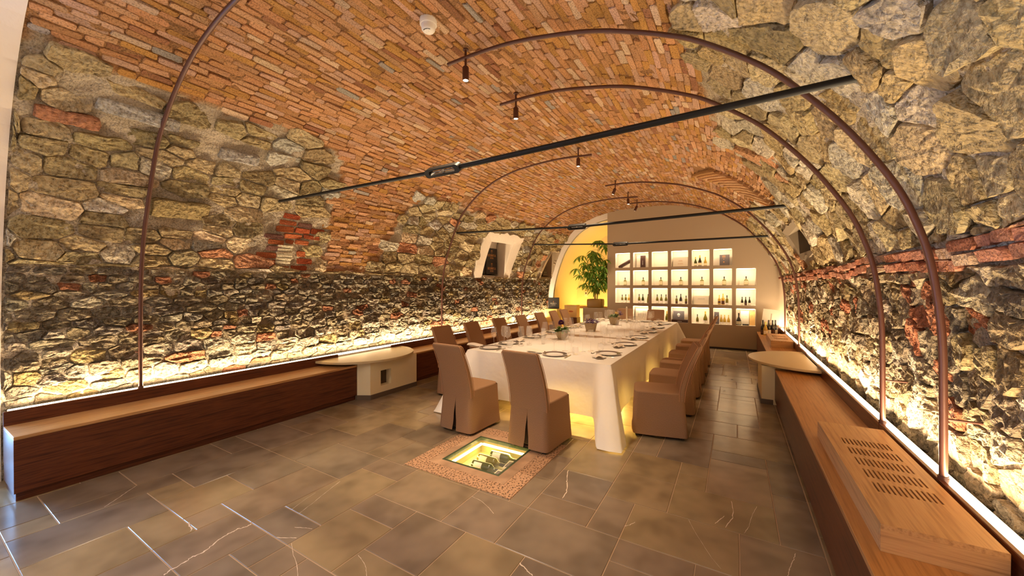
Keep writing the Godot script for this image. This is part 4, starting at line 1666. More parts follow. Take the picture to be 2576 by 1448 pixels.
# ------------------------------------------------------------------ chairs in slip covers
func make_chair() -> Node3D:
	var o := Node3D.new()
	# skirt: two halves that part at the back and at the front
	for side in [-1.0, 1.0]:
		var rows := []
		var nt := 12
		for i in nt + 1:
			var y := lerpf(0.462, 0.03, float(i) / nt)
			var fl := float(i) / nt * 0.022
			var gap := maxf(0.0, (0.36 - y) / 0.33) * 0.03
			var row := []
			var hw := 0.212 + fl
			var zb := 0.235 + fl * 1.5
			var zf := -0.262 - fl
			var path := [Vector2(gap, zb), Vector2(0.07, zb + 0.004), Vector2(hw - 0.05, zb), Vector2(hw - 0.012, zb - 0.012), Vector2(hw, zb - 0.05), Vector2(hw + 0.004, 0.1), Vector2(hw + 0.002, -0.05), Vector2(hw, zf + 0.05), Vector2(hw - 0.012, zf + 0.012), Vector2(hw - 0.05, zf), Vector2(0.08, zf - 0.004), Vector2(gap, zf)]
			for k in path.size():
				var p: Vector2 = path[k]
				var w := fn.get_noise_3d(p.x * side * 5.0, y * 4.0, p.y * 5.0) * 0.014 * float(i) / nt
				row.append(Vector3((p.x + (w if k > 3 and k < 8 else 0.0)) * side, y, p.y + (w if k <= 3 or k >= 8 else 0.0)))
			rows.append(row)
		var mb := MB.new()
		mb.grid(rows, false, side > 0)
		part("skirt_panel", mb.mesh(), M.fabric, o)
	# dark box inside the skirt, the shade of the slits put into its colour
	var li := MB.new()
	li.slab(-0.17, 0.17, 0.04, 0.44, -0.235, 0.215, 0.01)
	part("slit_dark", li.mesh(), M.slit_dark, o)
	# seat with a slightly domed top
	var rows := []
	for ring in [[1.0, 0.445], [1.012, 0.462], [1.0, 0.476], [0.94, 0.482], [0.7, 0.488], [0.35, 0.491], [0.02, 0.491]]:
		var row := []
		for k in 32:
			var t := TAU * k / 32.0
			var c := cos(t); var s := sin(t)
			var px := signf(c) * pow(absf(c), 0.32) * 0.213
			var pz := signf(s) * pow(absf(s), 0.32) * 0.25 - 0.014
			row.append(Vector3(px * ring[0], ring[1], (pz + 0.014) * ring[0] - 0.014))
		rows.append(row)
	var sm := MB.new()
	sm.grid(rows, true, true)
	part("seat", sm.mesh(), M.fabric, o)
	# back: rounded slab that follows a curve
	var curve := [Vector3(0.40, 0.208, 0.056), Vector3(0.50, 0.212, 0.062), Vector3(0.60, 0.232, 0.064), Vector3(0.70, 0.262, 0.062), Vector3(0.80, 0.300, 0.058), Vector3(0.90, 0.345, 0.054), Vector3(0.955, 0.371, 0.05), Vector3(0.975, 0.380, 0.034), Vector3(0.981, 0.383, 0.004)]
	rows = []
	for q in curve:
		var row := []
		var hw: float = lerpf(0.215, 0.203, (q.x - 0.4) / 0.58)
		if q.x > 0.96:
			hw -= (q.x - 0.96) * 0.6
		for k in 28:
			var t := TAU * k / 28.0
			var c := cos(t); var s := sin(t)
			var px: float = signf(c) * pow(absf(c), 0.22) * hw
			var pz: float = signf(s) * pow(absf(s), 0.55) * q.z * 0.5
			var bow := (1.0 - pow(px / 0.215, 2.0)) * 0.012
			row.append(Vector3(px, q.x, q.y + pz + bow))
		rows.append(row)
	var bm := MB.new()
	bm.grid(rows, true, true)
	part("backrest", bm.mesh(), M.fabric, o)
	var pp := MB.new()
	for face in [0.5, -0.5]:
		var path := []
		for q in curve.slice(0, 7):
			path.append(Vector3(-0.213 + (q.x - 0.4) * 0.021, q.x, q.y + q.z * face * 0.9))
		var top: Vector3 = curve[6]
		path.append(Vector3(-0.185, 0.973, top.y + 0.006 + top.z * face * 0.7))
		path.append(Vector3(0.185, 0.973, top.y + 0.006 + top.z * face * 0.7))
		for q in [6, 5, 4, 3, 2, 1, 0]:
			path.append(Vector3(0.213 - (curve[q].x - 0.4) * 0.021, curve[q].x, curve[q].y + curve[q].z * face * 0.9))
		pp.tube(path, 0.0032, 5)
	part("piping", pp.mesh(), M.piping, o)
	for x in [-0.18, 0.18]:
		for z in [-0.225, 0.215]:
			var f := MB.new()
			f.slab(x - 0.018, x + 0.018, 0.0, 0.039, z - 0.018, z + 0.018, 0.003)
			part("foot", f.mesh(), M.matt_black, o)
	return o

const NTH := ["first", "second", "third", "fourth", "fifth", "sixth", "seventh", "eighth"]
var right_places := [-4.62, -5.50, -6.35, -7.20, -8.03, -8.88]
var left_places := [-4.50, -5.28, -6.12, -6.98, -7.82, -8.6, -9.2]

func build_chairs() -> void:
	var first := make_chair()
	first.name = numbered("slipcovered_chair")
	first.set_meta("category", "chair")
	first.set_meta("kind_name", "slipcovered_chair")
	add_child(first, true)
	first.set_meta("group", "slipcovered chairs round the banquet table")
	first.position = Vector3(-2.605, 0, -3.475)
	first.rotation.y = -0.07
	first.set_meta("label", "left brown slipcovered chair of the two at the near table end")
	dup(first, "right brown slipcovered chair at the near table end, beside the floor window", Vector3(-1.715, 0, -3.475), -0.08)
	var rt := [0.20, 0.03, -0.03, 0.0, 0.04, 0.0]
	var rz := [-4.40, -5.26, -6.10, -6.95, -7.80, -8.62]
	for i in 6:
		dup(first, "brown slipcovered chair on the right side of the table, %s from the near end" % NTH[i], Vector3(-0.69 + (0.0 if i else -0.02), 0, rz[i]), PI / 2 + rt[i])
	var lz := [-4.42, -5.20, -6.05, -6.92, -7.78, -8.55, -9.2]
	for i in 7:
		dup(first, "brown slipcovered chair on the left side of the table, %s from the near end" % NTH[i], Vector3(-3.50, 0, lz[i]), -PI / 2 + (0.03 if i % 2 else -0.03))
	dup(first, "right brown slipcovered chair at the far table end, before the lit shelves", Vector3(-1.75, 0, -9.95), PI + 0.02)
	dup(first, "left brown slipcovered chair at the far table end, behind the glasses", Vector3(-2.55, 0, -9.95), PI - 0.03)

# an unseen lamp, placed under the table top to light the floor and cloth
func under_lamp(k: int, at: Vector3) -> void:
	var o := thing("unseen_table_lamp", "unseen round lamp placed under the table top behind the cloth, %s from the near end" % NTH[k], "lamp", at)
	var mb := MB.new()
	mb.lathe([Vector2(0.0, -0.03), Vector2(0.05, -0.03), Vector2(0.06, 0.0), Vector2(0.0, 0.0)], 20)
	part("housing", mb.mesh(), M.black, o)
	mb = MB.new()
	mb.lathe([Vector2(0.0, -0.034), Vector2(0.045, -0.031), Vector2(0.0, -0.0305)], 20)
	part("lens", mb.mesh(), glow(Color(1.0, 0.82, 0.42), 8.0), o)
	spot("unseen_table_light", at + Vector3(0, -0.05, 0), Vector3(0.12, -1, 0.15), 72.0, Color(1.0, 0.84, 0.45), UNDER_ENERGY, 0.04)

const UNDER_ENERGY := 5.0

# ------------------------------------------------------------------ what stands on the table
func make_wine_glass(h: float, r: float) -> Node3D:
	var o := Node3D.new()
	var mb := MB.new()
	var b := h * 0.44
	mb.lathe([Vector2(0.004, b), Vector2(r * 0.42, b + h * 0.012), Vector2(r * 0.74, b + h * 0.055), Vector2(r * 0.95, b + h * 0.13), Vector2(r, b + h * 0.22), Vector2(r * 0.96, b + h * 0.36), Vector2(r * 0.86, b + h * 0.47), Vector2(r * 0.78, h)], 24)
	part("bowl", mb.mesh(), M.glass, o)
	mb = MB.new()
	mb.lathe([Vector2(0.0075, 0.004), Vector2(0.0042, 0.014), Vector2(0.0034, b * 0.5), Vector2(0.0042, b - 0.012), Vector2(0.0075, b + 0.003)], 10)
	part("stem", mb.mesh(), M.glass, o)
	mb = MB.new()
	var lip := []
	for k in 21:
		lip.append(Vector3(cos(TAU * k / 20.0) * r * 0.78, h, sin(TAU * k / 20.0) * r * 0.78))
	mb.tube(lip, 0.0011, 5)
	part("rim", mb.mesh(), M.glass_rim_glint, o)  # lip ring painted bright to stand in for the highlight on the edge
	mb = MB.new()
	mb.lathe([Vector2(r * 0.86, 0.0008), Vector2(r * 0.87, 0.0022), Vector2(r * 0.4, 0.004), Vector2(0.0075, 0.006)], 24)
	part("foot", mb.mesh(), M.glass, o)
	return o

func make_tumbler(h: float, r: float, belly := 1.12) -> Node3D:
	var o := Node3D.new()
	var mb := MB.new()
	mb.lathe([Vector2(r * 0.8, 0.004), Vector2(r * belly * 0.97, h * 0.25), Vector2(r * belly, h * 0.42), Vector2(r * 1.06, h * 0.7), Vector2(r * 0.96, h), Vector2(r * 0.94, h), Vector2(r * 1.03, h * 0.7), Vector2(r * belly * 0.97, h * 0.42), Vector2(r * 0.78, h * 0.09), Vector2(0.0, h * 0.08)], 24)
	part("wall", mb.mesh(), M.glass, o)
	mb = MB.new()
	mb.lathe([Vector2(0.0, 0.001), Vector2(r * 0.78, 0.001), Vector2(r * 0.8, 0.004)], 24)
	part("base", mb.mesh(), M.glass, o)
	return o

func make_plate() -> Node3D:
	var o := Node3D.new()
	var mb := MB.new()
	mb.lathe([Vector2(0.0, 0.001), Vector2(0.09, 0.001), Vector2(0.105, 0.006), Vector2(0.15, 0.016), Vector2(0.155, 0.019), Vector2(0.152, 0.021), Vector2(0.103, 0.0115), Vector2(0.09, 0.0075), Vector2(0.0, 0.007)], 48)
	part("plate_body", mb.mesh(), M.china, o)
	mb = MB.new()
	mb.lathe([Vector2(0.149, 0.0212), Vector2(0.106, 0.0128)], 48)
	part("rim_band", mb.mesh(), M.rim_grey, o)
	return o

func make_napkin_plate() -> Node3D:
	var o := Node3D.new()
	var mb := MB.new()
	mb.lathe([Vector2(0.0, 0.001), Vector2(0.05, 0.001), Vector2(0.085, 0.012), Vector2(0.083, 0.014), Vector2(0.05, 0.006), Vector2(0.0, 0.005)], 32)
	part("plate_body", mb.mesh(), M.china, o)
	return o

func make_napkin() -> ArrayMesh:
	var rows := []
	for i in 9:
		var u := i / 8.0
		var row := []
		for j in 13:
			var v := j / 12.0
			var x := lerpf(-0.12, 0.12, v)
			var z := lerpf(-0.045, 0.045, u)
			var hump := sin(PI * u) * (0.02 + 0.012 * sin(PI * v))
			row.append(Vector3(x, 0.003 + hump + 0.006 * sin(v * 5.0 + 0.4), z * (1.0 - 0.25 * v)))
		rows.append(row)
	var mb := MB.new()
	mb.grid(rows, false, true)
	var low := []
	for row in rows:
		var l := []
		for p in row:
			l.append(Vector3(p.x, 0.0, p.z))
		low.append(l)
	mb.grid(low, false, false)
	return mb.mesh()

func make_fork() -> ArrayMesh:
	var mb := MB.new()
	mb.box(Vector3(0, 0.004, 0.045), Vector3(0.008, 0.003, 0.12), 0.001)
	mb.box(Vector3(0, 0.0045, -0.03), Vector3(0.019, 0.003, 0.035), 0.001)
	for k in 4:
		mb.box(Vector3(-0.0078 + k * 0.0052, 0.006, -0.072), Vector3(0.0026, 0.002, 0.052), 0.0006)
	return mb.mesh()

func make_knife() -> ArrayMesh:
	var mb := MB.new()
	mb.box(Vector3(0, 0.005, 0.06), Vector3(0.012, 0.006, 0.1), 0.002)
	mb.prism(PackedVector2Array([Vector2(-0.007, 0.01), Vector2(0.008, 0.01), Vector2(0.009, -0.09), Vector2(0.004, -0.12), Vector2(-0.007, -0.13)]), 0.003, 0.0048)
	return mb.mesh()

func make_spoon() -> ArrayMesh:
	var mb := MB.new()
	mb.box(Vector3(0, 0.004, 0.03), Vector3(0.007, 0.003, 0.13), 0.001)
	mb.lathe([Vector2(0.0, 0.002), Vector2(0.012, 0.003), Vector2(0.018, 0.007), Vector2(0.019, 0.009), Vector2(0.017, 0.0085), Vector2(0.011, 0.005), Vector2(0.0, 0.004)], 20, Transform3D(Basis().scaled(Vector3(1, 1, 1.5)), Vector3(0, 0, -0.06)))
	return mb.mesh()

var proto := {}

func put(kind: String, label: String, at: Vector3, turn: float, category: String, group: String) -> Node3D:
	var o: Node3D
	if proto.has(kind):
		o = proto[kind].duplicate()
		for m in ["label", "category", "group"]:
			if o.has_meta(m):
				o.remove_meta(m)
	else:
		match kind:
			"wine_glass": o = make_wine_glass(0.27, 0.046)
			"small_wine_glass": o = make_wine_glass(0.245, 0.04)
			"tumbler": o = make_tumbler(0.095, 0.036)
			"dinner_plate": o = make_plate()
			"bread_plate": o = make_napkin_plate()
			"tube_vase": o = make_tumbler(0.23, 0.032, 1.0)
			_:
				var mi := MeshInstance3D.new()
				match kind:
					"napkin": mi.mesh = make_napkin(); mi.material_override = M.napkin
					"fork": mi.mesh = make_fork(); mi.material_override = M.steel
					"knife": mi.mesh = make_knife(); mi.material_override = M.steel
					"spoon": mi.mesh = make_spoon(); mi.material_override = M.steel
				o = mi
		proto[kind] = o
	o.name = numbered(kind)
	add_child(o, true)
	o.position = at
	o.rotation.y = turn
	return tag(o, label, category, group)

# one cover: "f" points from the guest over the table; where = centre of the plate
func cover(where: Vector2, f: Vector2, place: String, three: bool, variant: int) -> void:
	var r := Vector2(-f.y, f.x)                # the guest's right hand (x, z)
	var turn := atan2(-f.x, -f.y)
	var P := func(side: float, fwd: float, y := 0.0):
		var q: Vector2 = where + r * side + f * fwd
		return Vector3(q.x, TOP + 0.001 + y, q.y)
	var j := func(x: float): return rng.randf_range(-x, x)
	put("dinner_plate", "grey-rimmed dinner plate at the " + place, P.call(0, 0), turn, "plate", "dinner plates on the table")
	put("bread_plate", "small napkin-topped bread plate at the " + place, P.call(-0.27, 0.03), turn, "plate", "bread plates on the table")
	put("napkin", "folded cream napkin at the " + place, P.call(-0.27, 0.03, 0.013), turn + j.call(0.35), "napkin", "napkins on the bread plates")
	put("fork", "fork left of the plate at the " + place, P.call(-0.178, -0.02), turn + j.call(0.1), "fork", "forks on the table")
	put("knife", "knife right of the plate at the " + place, P.call(0.178, -0.02), turn + j.call(0.1), "knife", "knives on the table")
	put("spoon", "spoon beyond the plate at the " + place, P.call(0.02, 0.185), turn + PI / 2 + j.call(0.12), "spoon", "spoons on the table")
	put("wine_glass", "wine glass farthest beyond the plate at the " + place, P.call(0.0 + j.call(0.015), 0.335), turn, "wine glass", "wine glasses on the table")
	put("wine_glass", "wine glass front right of the plate, " + place, P.call(0.115 + j.call(0.015), 0.265), turn, "wine glass", "wine glasses on the table")
	if three:
		put("small_wine_glass", "smaller wine glass front left of the plate, " + place, P.call(-0.125, 0.27), turn, "wine glass", "wine glasses on the table")
	put("tumbler", "low rounded water tumbler at the " + place, P.call(0.205, 0.16 + j.call(0.01)), turn, "tumbler", "tumblers on the table")

func build_settings() -> void:
	cover(Vector2(-2.85, -4.262), Vector2(0, -1), "near table end, left place", true, 0)
	cover(Vector2(-1.895, -4.24), Vector2(0, -1), "near table end, right place", true, 1)
	for i in 6:
		cover(Vector2(-1.345, right_places[i]), Vector2(-1, 0), "%s right-side place from the near end" % NTH[i], i % 2 == 1, i)
	for i in 7:
		cover(Vector2(-2.855, left_places[i] - 0.25), Vector2(1, 0), "%s left-side place from the near end" % NTH[i], i % 3 == 0, i) if left_places[i] - 0.25 > -9.2 else null
	cover(Vector2(-1.78, -9.3), Vector2(0, 1), "far table end, right place", true, 3)
	cover(Vector2(-2.5, -9.3), Vector2(0, 1), "far table end, left place", true, 4)
	put("tube_vase", "tall clear glass tube standing near the first flower pot, nearer the viewer", Vector3(-2.40, TOP + 0.001, -4.967), 0.0, "vase", "glass tubes on the table")
	put("tube_vase", "tall clear glass tube right of the first flower pot", Vector3(-2.13, TOP + 0.001, -5.42), 0.0, "vase", "glass tubes on the table")

func build_pots() -> void:
	# 1: round-bottomed pot with green leaves and one purple head
	var a := thing("flower_pot", "round tapered stone pot with green leaves and one purple flower head, nearest on the table", "flower pot", Vector3(-2.36, TOP + 0.001, -5.56))
	var mb := MB.new()
	mb.lathe([Vector2(0.0, 0.0), Vector2(0.045, 0.0), Vector2(0.075, 0.03), Vector2(0.098, 0.08), Vector2(0.108, 0.135), Vector2(0.1, 0.135), Vector2(0.09, 0.115), Vector2(0.0, 0.115)], 28)
	part("pot", mb.mesh(), M.pot, a)
	foliage(a, 0.12, 0.15, 34, 0.085, M.leaf_dark)
	foliage(a, 0.13, 0.11, 22, 0.09, M.leaf)
	bloom(a, Vector3(-0.005, 0.265, 0.02), 0.052, 70, M.purple)
	for k in 4:
		bloom(a, Vector3(-0.07 + k * 0.045, 0.19, 0.05 - (k % 2) * 0.06), 0.012, 8, M.yellow)
	# 2: square pot with violet flowers
	var b := thing("flower_pot", "square stone pot filled with violet flowers, second on the table", "flower pot", Vector3(-2.30, TOP + 0.001, -6.78))
	square_pot(b, 0.105, 0.165)
	foliage(b, 0.15, 0.05, 16, 0.06, M.leaf_dark)
	for k in 22:
		var t := rng.randf() * TAU
		var rr := sqrt(rng.randf()) * 0.15
		bloom(b, Vector3(cos(t) * rr * 1.15, 0.225 - rr * 0.35 + rng.randf_range(-0.01, 0.012), sin(t) * rr), 0.03, 14, M.violet)
	for k in 3:
		bloom(b, Vector3(-0.09 + k * 0.06, 0.22, 0.06), 0.02, 10, M.yellow)
	# 3: square pot with yellow and purple
	var c := thing("flower_pot", "square stone pot with green leaves, yellow and purple flowers, furthest on the table", "flower pot", Vector3(-2.25, TOP + 0.001, -8.2))
	square_pot(c, 0.11, 0.17)
	foliage(c, 0.17, 0.12, 40, 0.08, M.leaf_dark)
	for k in 6:
		bloom(c, Vector3(0.04 + rng.randf_range(-0.03, 0.05), 0.27 + rng.randf_range(-0.03, 0.02), rng.randf_range(-0.06, 0.06)), 0.024, 10, M.yellow)
	for k in 7:
		bloom(c, Vector3(0.14 + rng.randf_range(-0.03, 0.05), 0.26 + rng.randf_range(-0.05, 0.03), rng.randf_range(-0.06, 0.06)), 0.03, 12, M.violet)
	for e in [["round pale mat under the nearest flower pot", Vector3(-2.42, TOP, -5.54), 0.17], ["pale mat under the second flower pot", Vector3(-2.28, TOP, -6.76), 0.2]]:
		var m2 := MB.new()
		m2.lathe([Vector2(0.0, 0.0001), Vector2(e[2], 0.0001), Vector2(e[2], 0.001), Vector2(0.0, 0.001)], 32)
		single("mat", m2.mesh(), M.napkin, e[0], "mat", e[1])
	var cn := thing("candle", "tall white candle in a low holder behind the furthest flower pot", "candle", Vector3(-2.12, TOP + 0.001, -8.75))
	var mc := MB.new()
	mc.lathe([Vector2(0.0, 0.0), Vector2(0.04, 0.0), Vector2(0.04, 0.008), Vector2(0.018, 0.014), Vector2(0.018, 0.04), Vector2(0.0, 0.04)], 20)
	part("holder", mc.mesh(), M.steel, cn)
	mc = MB.new()
	mc.lathe([Vector2(0.0, 0.04), Vector2(0.016, 0.04), Vector2(0.0155, 0.36), Vector2(0.004, 0.368), Vector2(0.0, 0.366)], 16)
	part("wax", mc.mesh(), M.candle, cn)

func square_pot(o: Node3D, r: float, h: float) -> void:
	var rows := []
	for q in [[0.001, 0.0], [0.66, 0.0], [0.7, 0.006], [1.0, h - 0.004], [1.0, h], [0.88, h], [0.86, h - 0.02], [0.001, h - 0.02]]:
		var row := []
		for k in 24:
			var t := TAU * k / 24.0
			row.append(Vector3(signf(cos(t)) * pow(absf(cos(t)), 0.4) * r * q[0], q[1], signf(sin(t)) * pow(absf(sin(t)), 0.4) * r * q[0]))
		rows.append(row)
	var mb := MB.new()
	mb.grid(rows, true, true)
	part("pot", mb.mesh(), M.pot, o)

# a leaf blade from base along dir, curling down
func leaf_blade(mb: MB, base: Vector3, dir: Vector3, len: float, wid: float, droop: float) -> void:
	var side := dir.cross(Vector3.UP)
	if side.length() < 0.05:
		side = Vector3(1, 0, 0)
	side = side.normalized()
	var up := side.cross(dir).normalized()
	var rows := []
	for i in 5:
		var t := i / 4.0
		var p := base + dir * len * t - Vector3.UP * droop * len * t * t
		var w := wid * sin(PI * clampf(t * 0.92 + 0.06, 0.0, 1.0)) * 0.5
		rows.append([p - side * w + up * w * 0.35, p, p + side * w + up * w * 0.35])
	mb.grid(rows, false, true)

func foliage(o: Node3D, y: float, spread: float, count: int, len: float, m: Material) -> void:
	for k in count:
		var mb := MB.new()
		var t := TAU * k / count + rng.randf_range(-0.2, 0.2)
		var el := rng.randf_range(0.15, 1.15)
		var d := Vector3(cos(t) * cos(el), sin(el), sin(t) * cos(el))
		leaf_blade(mb, Vector3(cos(t) * 0.03, y - 0.01, sin(t) * 0.03) + d * spread * rng.randf_range(0.1, 0.6), d, len * rng.randf_range(0.7, 1.2), len * 0.55, 0.45)
		part("leaf", mb.mesh(), m, o)

func bloom(o: Node3D, at: Vector3, r: float, petals: int, m: Material) -> void:
	var mb := MB.new()
	for k in petals:
		var z := 1.0 - 1.7 * (k + 0.5) / petals
		var t := k * 2.39996
		var q := sqrt(maxf(0.0, 1.0 - z * z))
		var d := Vector3(cos(t) * q, z, sin(t) * q)
		leaf_blade(mb, d * r * 0.35, d, r * 0.7, r * 0.55, 0.15)
	part("bloom", mb.mesh(), m, o, at)

# ------------------------------------------------------------------ bottles and boxes
# kinds of outline, as (radius, height) for a bottle one unit tall
func bottle_outline(kind: String) -> Array:
	match kind:
		"burgundy":
			return [Vector2(0, 0.0), Vector2(0.13, 0.0), Vector2(0.14, 0.012), Vector2(0.14, 0.42), Vector2(0.125, 0.52), Vector2(0.085, 0.63), Vector2(0.052, 0.72), Vector2(0.044, 0.8), Vector2(0.044, 0.93), Vector2(0.05, 0.935), Vector2(0.05, 0.96), Vector2(0.044, 0.97), Vector2(0.044, 1.0), Vector2(0, 1.0)]
		"champagne":
			return [Vector2(0, 0.0), Vector2(0.14, 0.0), Vector2(0.15, 0.012), Vector2(0.15, 0.36), Vector2(0.14, 0.45), Vector2(0.095, 0.58), Vector2(0.06, 0.68), Vector2(0.052, 0.82), Vector2(0.056, 0.86), Vector2(0.058, 0.95), Vector2(0.05, 1.0), Vector2(0, 1.0)]
		"bellied":
			return [Vector2(0, 0.0), Vector2(0.19, 0.0), Vector2(0.2, 0.02), Vector2(0.195, 0.2), Vector2(0.165, 0.4), Vector2(0.115, 0.55), Vector2(0.06, 0.66), Vector2(0.046, 0.72), Vector2(0.046, 0.9), Vector2(0.052, 0.91), Vector2(0.052, 0.97), Vector2(0.045, 1.0), Vector2(0, 1.0)]
		"flute":
			return [Vector2(0, 0.0), Vector2(0.11, 0.0), Vector2(0.115, 0.012), Vector2(0.115, 0.36), Vector2(0.1, 0.5), Vector2(0.06, 0.72), Vector2(0.04, 0.86), Vector2(0.04, 0.95), Vector2(0.046, 0.955), Vector2(0.046, 1.0), Vector2(0, 1.0)]
		"squat":
			return [Vector2(0, 0.0), Vector2(0.19, 0.0), Vector2(0.2, 0.015), Vector2(0.2, 0.5), Vector2(0.185, 0.575), Vector2(0.12, 0.63), Vector2(0.07, 0.67), Vector2(0.052, 0.72), Vector2(0.052, 0.84), Vector2(0.062, 0.845), Vector2(0.062, 0.98), Vector2(0.055, 1.0), Vector2(0, 1.0)]
	return [Vector2(0, 0.0), Vector2(0.125, 0.0), Vector2(0.132, 0.012), Vector2(0.132, 0.55), Vector2(0.122, 0.6), Vector2(0.075, 0.655), Vector2(0.05, 0.7), Vector2(0.046, 0.76), Vector2(0.046, 0.92), Vector2(0.052, 0.925), Vector2(0.052, 0.955), Vector2(0.046, 0.965), Vector2(0.046, 1.0), Vector2(0, 1.0)]

var bottle_cache := {}

func bottle(kind: String, glass: String, lab: String, h: float, label: String, at: Vector3, turn := 0.0, group := "", low := 0.08, high := 0.34) -> Node3D:
	var o := thing("wine_bottle" if kind != "squat" else "spirit_bottle", label, "bottle", at, turn, group)
	var key := "%s %.3f %.2f %.2f" % [kind, h, low, high]
	if not bottle_cache.has(key):
		var prof := []
		for p in bottle_outline(kind):
			prof.append(p * h)
		var xf := Transform3D()
		if kind == "squat":
			xf = Transform3D(Basis().scaled(Vector3(1.0, 1.0, 0.8)), Vector3.ZERO)
		var g := MB.new()
		g.lathe(prof, 18, xf)
		var cap := MB.new()
		var cp := []
		for p in bottle_outline(kind):
			if p.y > 0.74 and p.x > 0:
				cp.append(Vector2(p.x + 0.004, p.y) * h)
		cp.push_front(Vector2(cp[0].x, 0.76 * h))
		cp.append(Vector2(0, 1.003 * h))
		cap.lathe(cp, 14, xf)
		var r := 0.0
		for p in bottle_outline(kind):
			r = maxf(r, p.x)
		r = (r + 0.003) * h
		if kind == "bellied":
			r *= 0.99
		var lb := MB.new()
		var rows := []
		for y in [low, high]:
			var row := []
			for k in 13:
				var a := PI * 0.5 + (k / 12.0 - 0.5) * 2.3
				var rr := r
				if kind == "bellied":
					rr = r * (0.99 - maxf(0.0, y - 0.2) * 0.6)
				row.append(xf * Vector3(cos(a) * rr, y * h, sin(a) * rr))
			rows.append(row)
		lb.grid(rows, false, false)
		bottle_cache[key] = [g.mesh(), cap.mesh(), lb.mesh()]
	var ms: Array = bottle_cache[key]
	part("glass_body", ms[0], M["bottle_" + glass], o)
	part("capsule", ms[1], M.gold_foil if glass == "gold" or kind == "champagne" else M.matt_black, o)
	part("paper_label", ms[2], M["label_" + lab], o)
	return o

func text(what: String, size: float, depth := 0.0006) -> TextMesh:
	var t := TextMesh.new()
	var f := SystemFont.new()
	f.font_names = PackedStringArray(["Droid Serif"])
	t.font = f
	t.text = what
	t.font_size = 32
	t.pixel_size = size / 32.0
	t.depth = depth
	return t

func crate(called: String, label: String, at: Vector3, size: Vector3, m: Material, turn := 0.0, category := "box", group := "") -> Node3D:
	var o := thing(called, label, category, at, turn, group)
	var mb := MB.new()
	mb.slab(-size.x / 2, size.x / 2, 0, size.y * 0.93, -size.z / 2, size.z / 2, 0.002)
	part("body", mb.mesh(), m, o)
	mb = MB.new()
	mb.slab(-size.x / 2 - 0.001, size.x / 2 + 0.001, size.y * 0.935, size.y, -size.z / 2 - 0.001, size.z / 2 + 0.001, 0.002)
	part("lid", mb.mesh(), m, o)
	return o

func printed(o: Node3D, what: String, size: float, at: Vector3, m: Material, basis := Basis()) -> void:
	var p := part("print", text(what, size), m, o, at)
	p.basis = basis

# ------------------------------------------------------------------ back wall with lit niches
const NX := -2.967
const NP := 0.499
const NW := 0.415
const NY := [2.11, 1.61, 1.112, 0.615]
const ZB := -10.9
const ND := 0.32

func has_niche(c: int, r: int) -> bool:
	return not ((r == 0 and c == 6) or (r == 3 and c == 0))

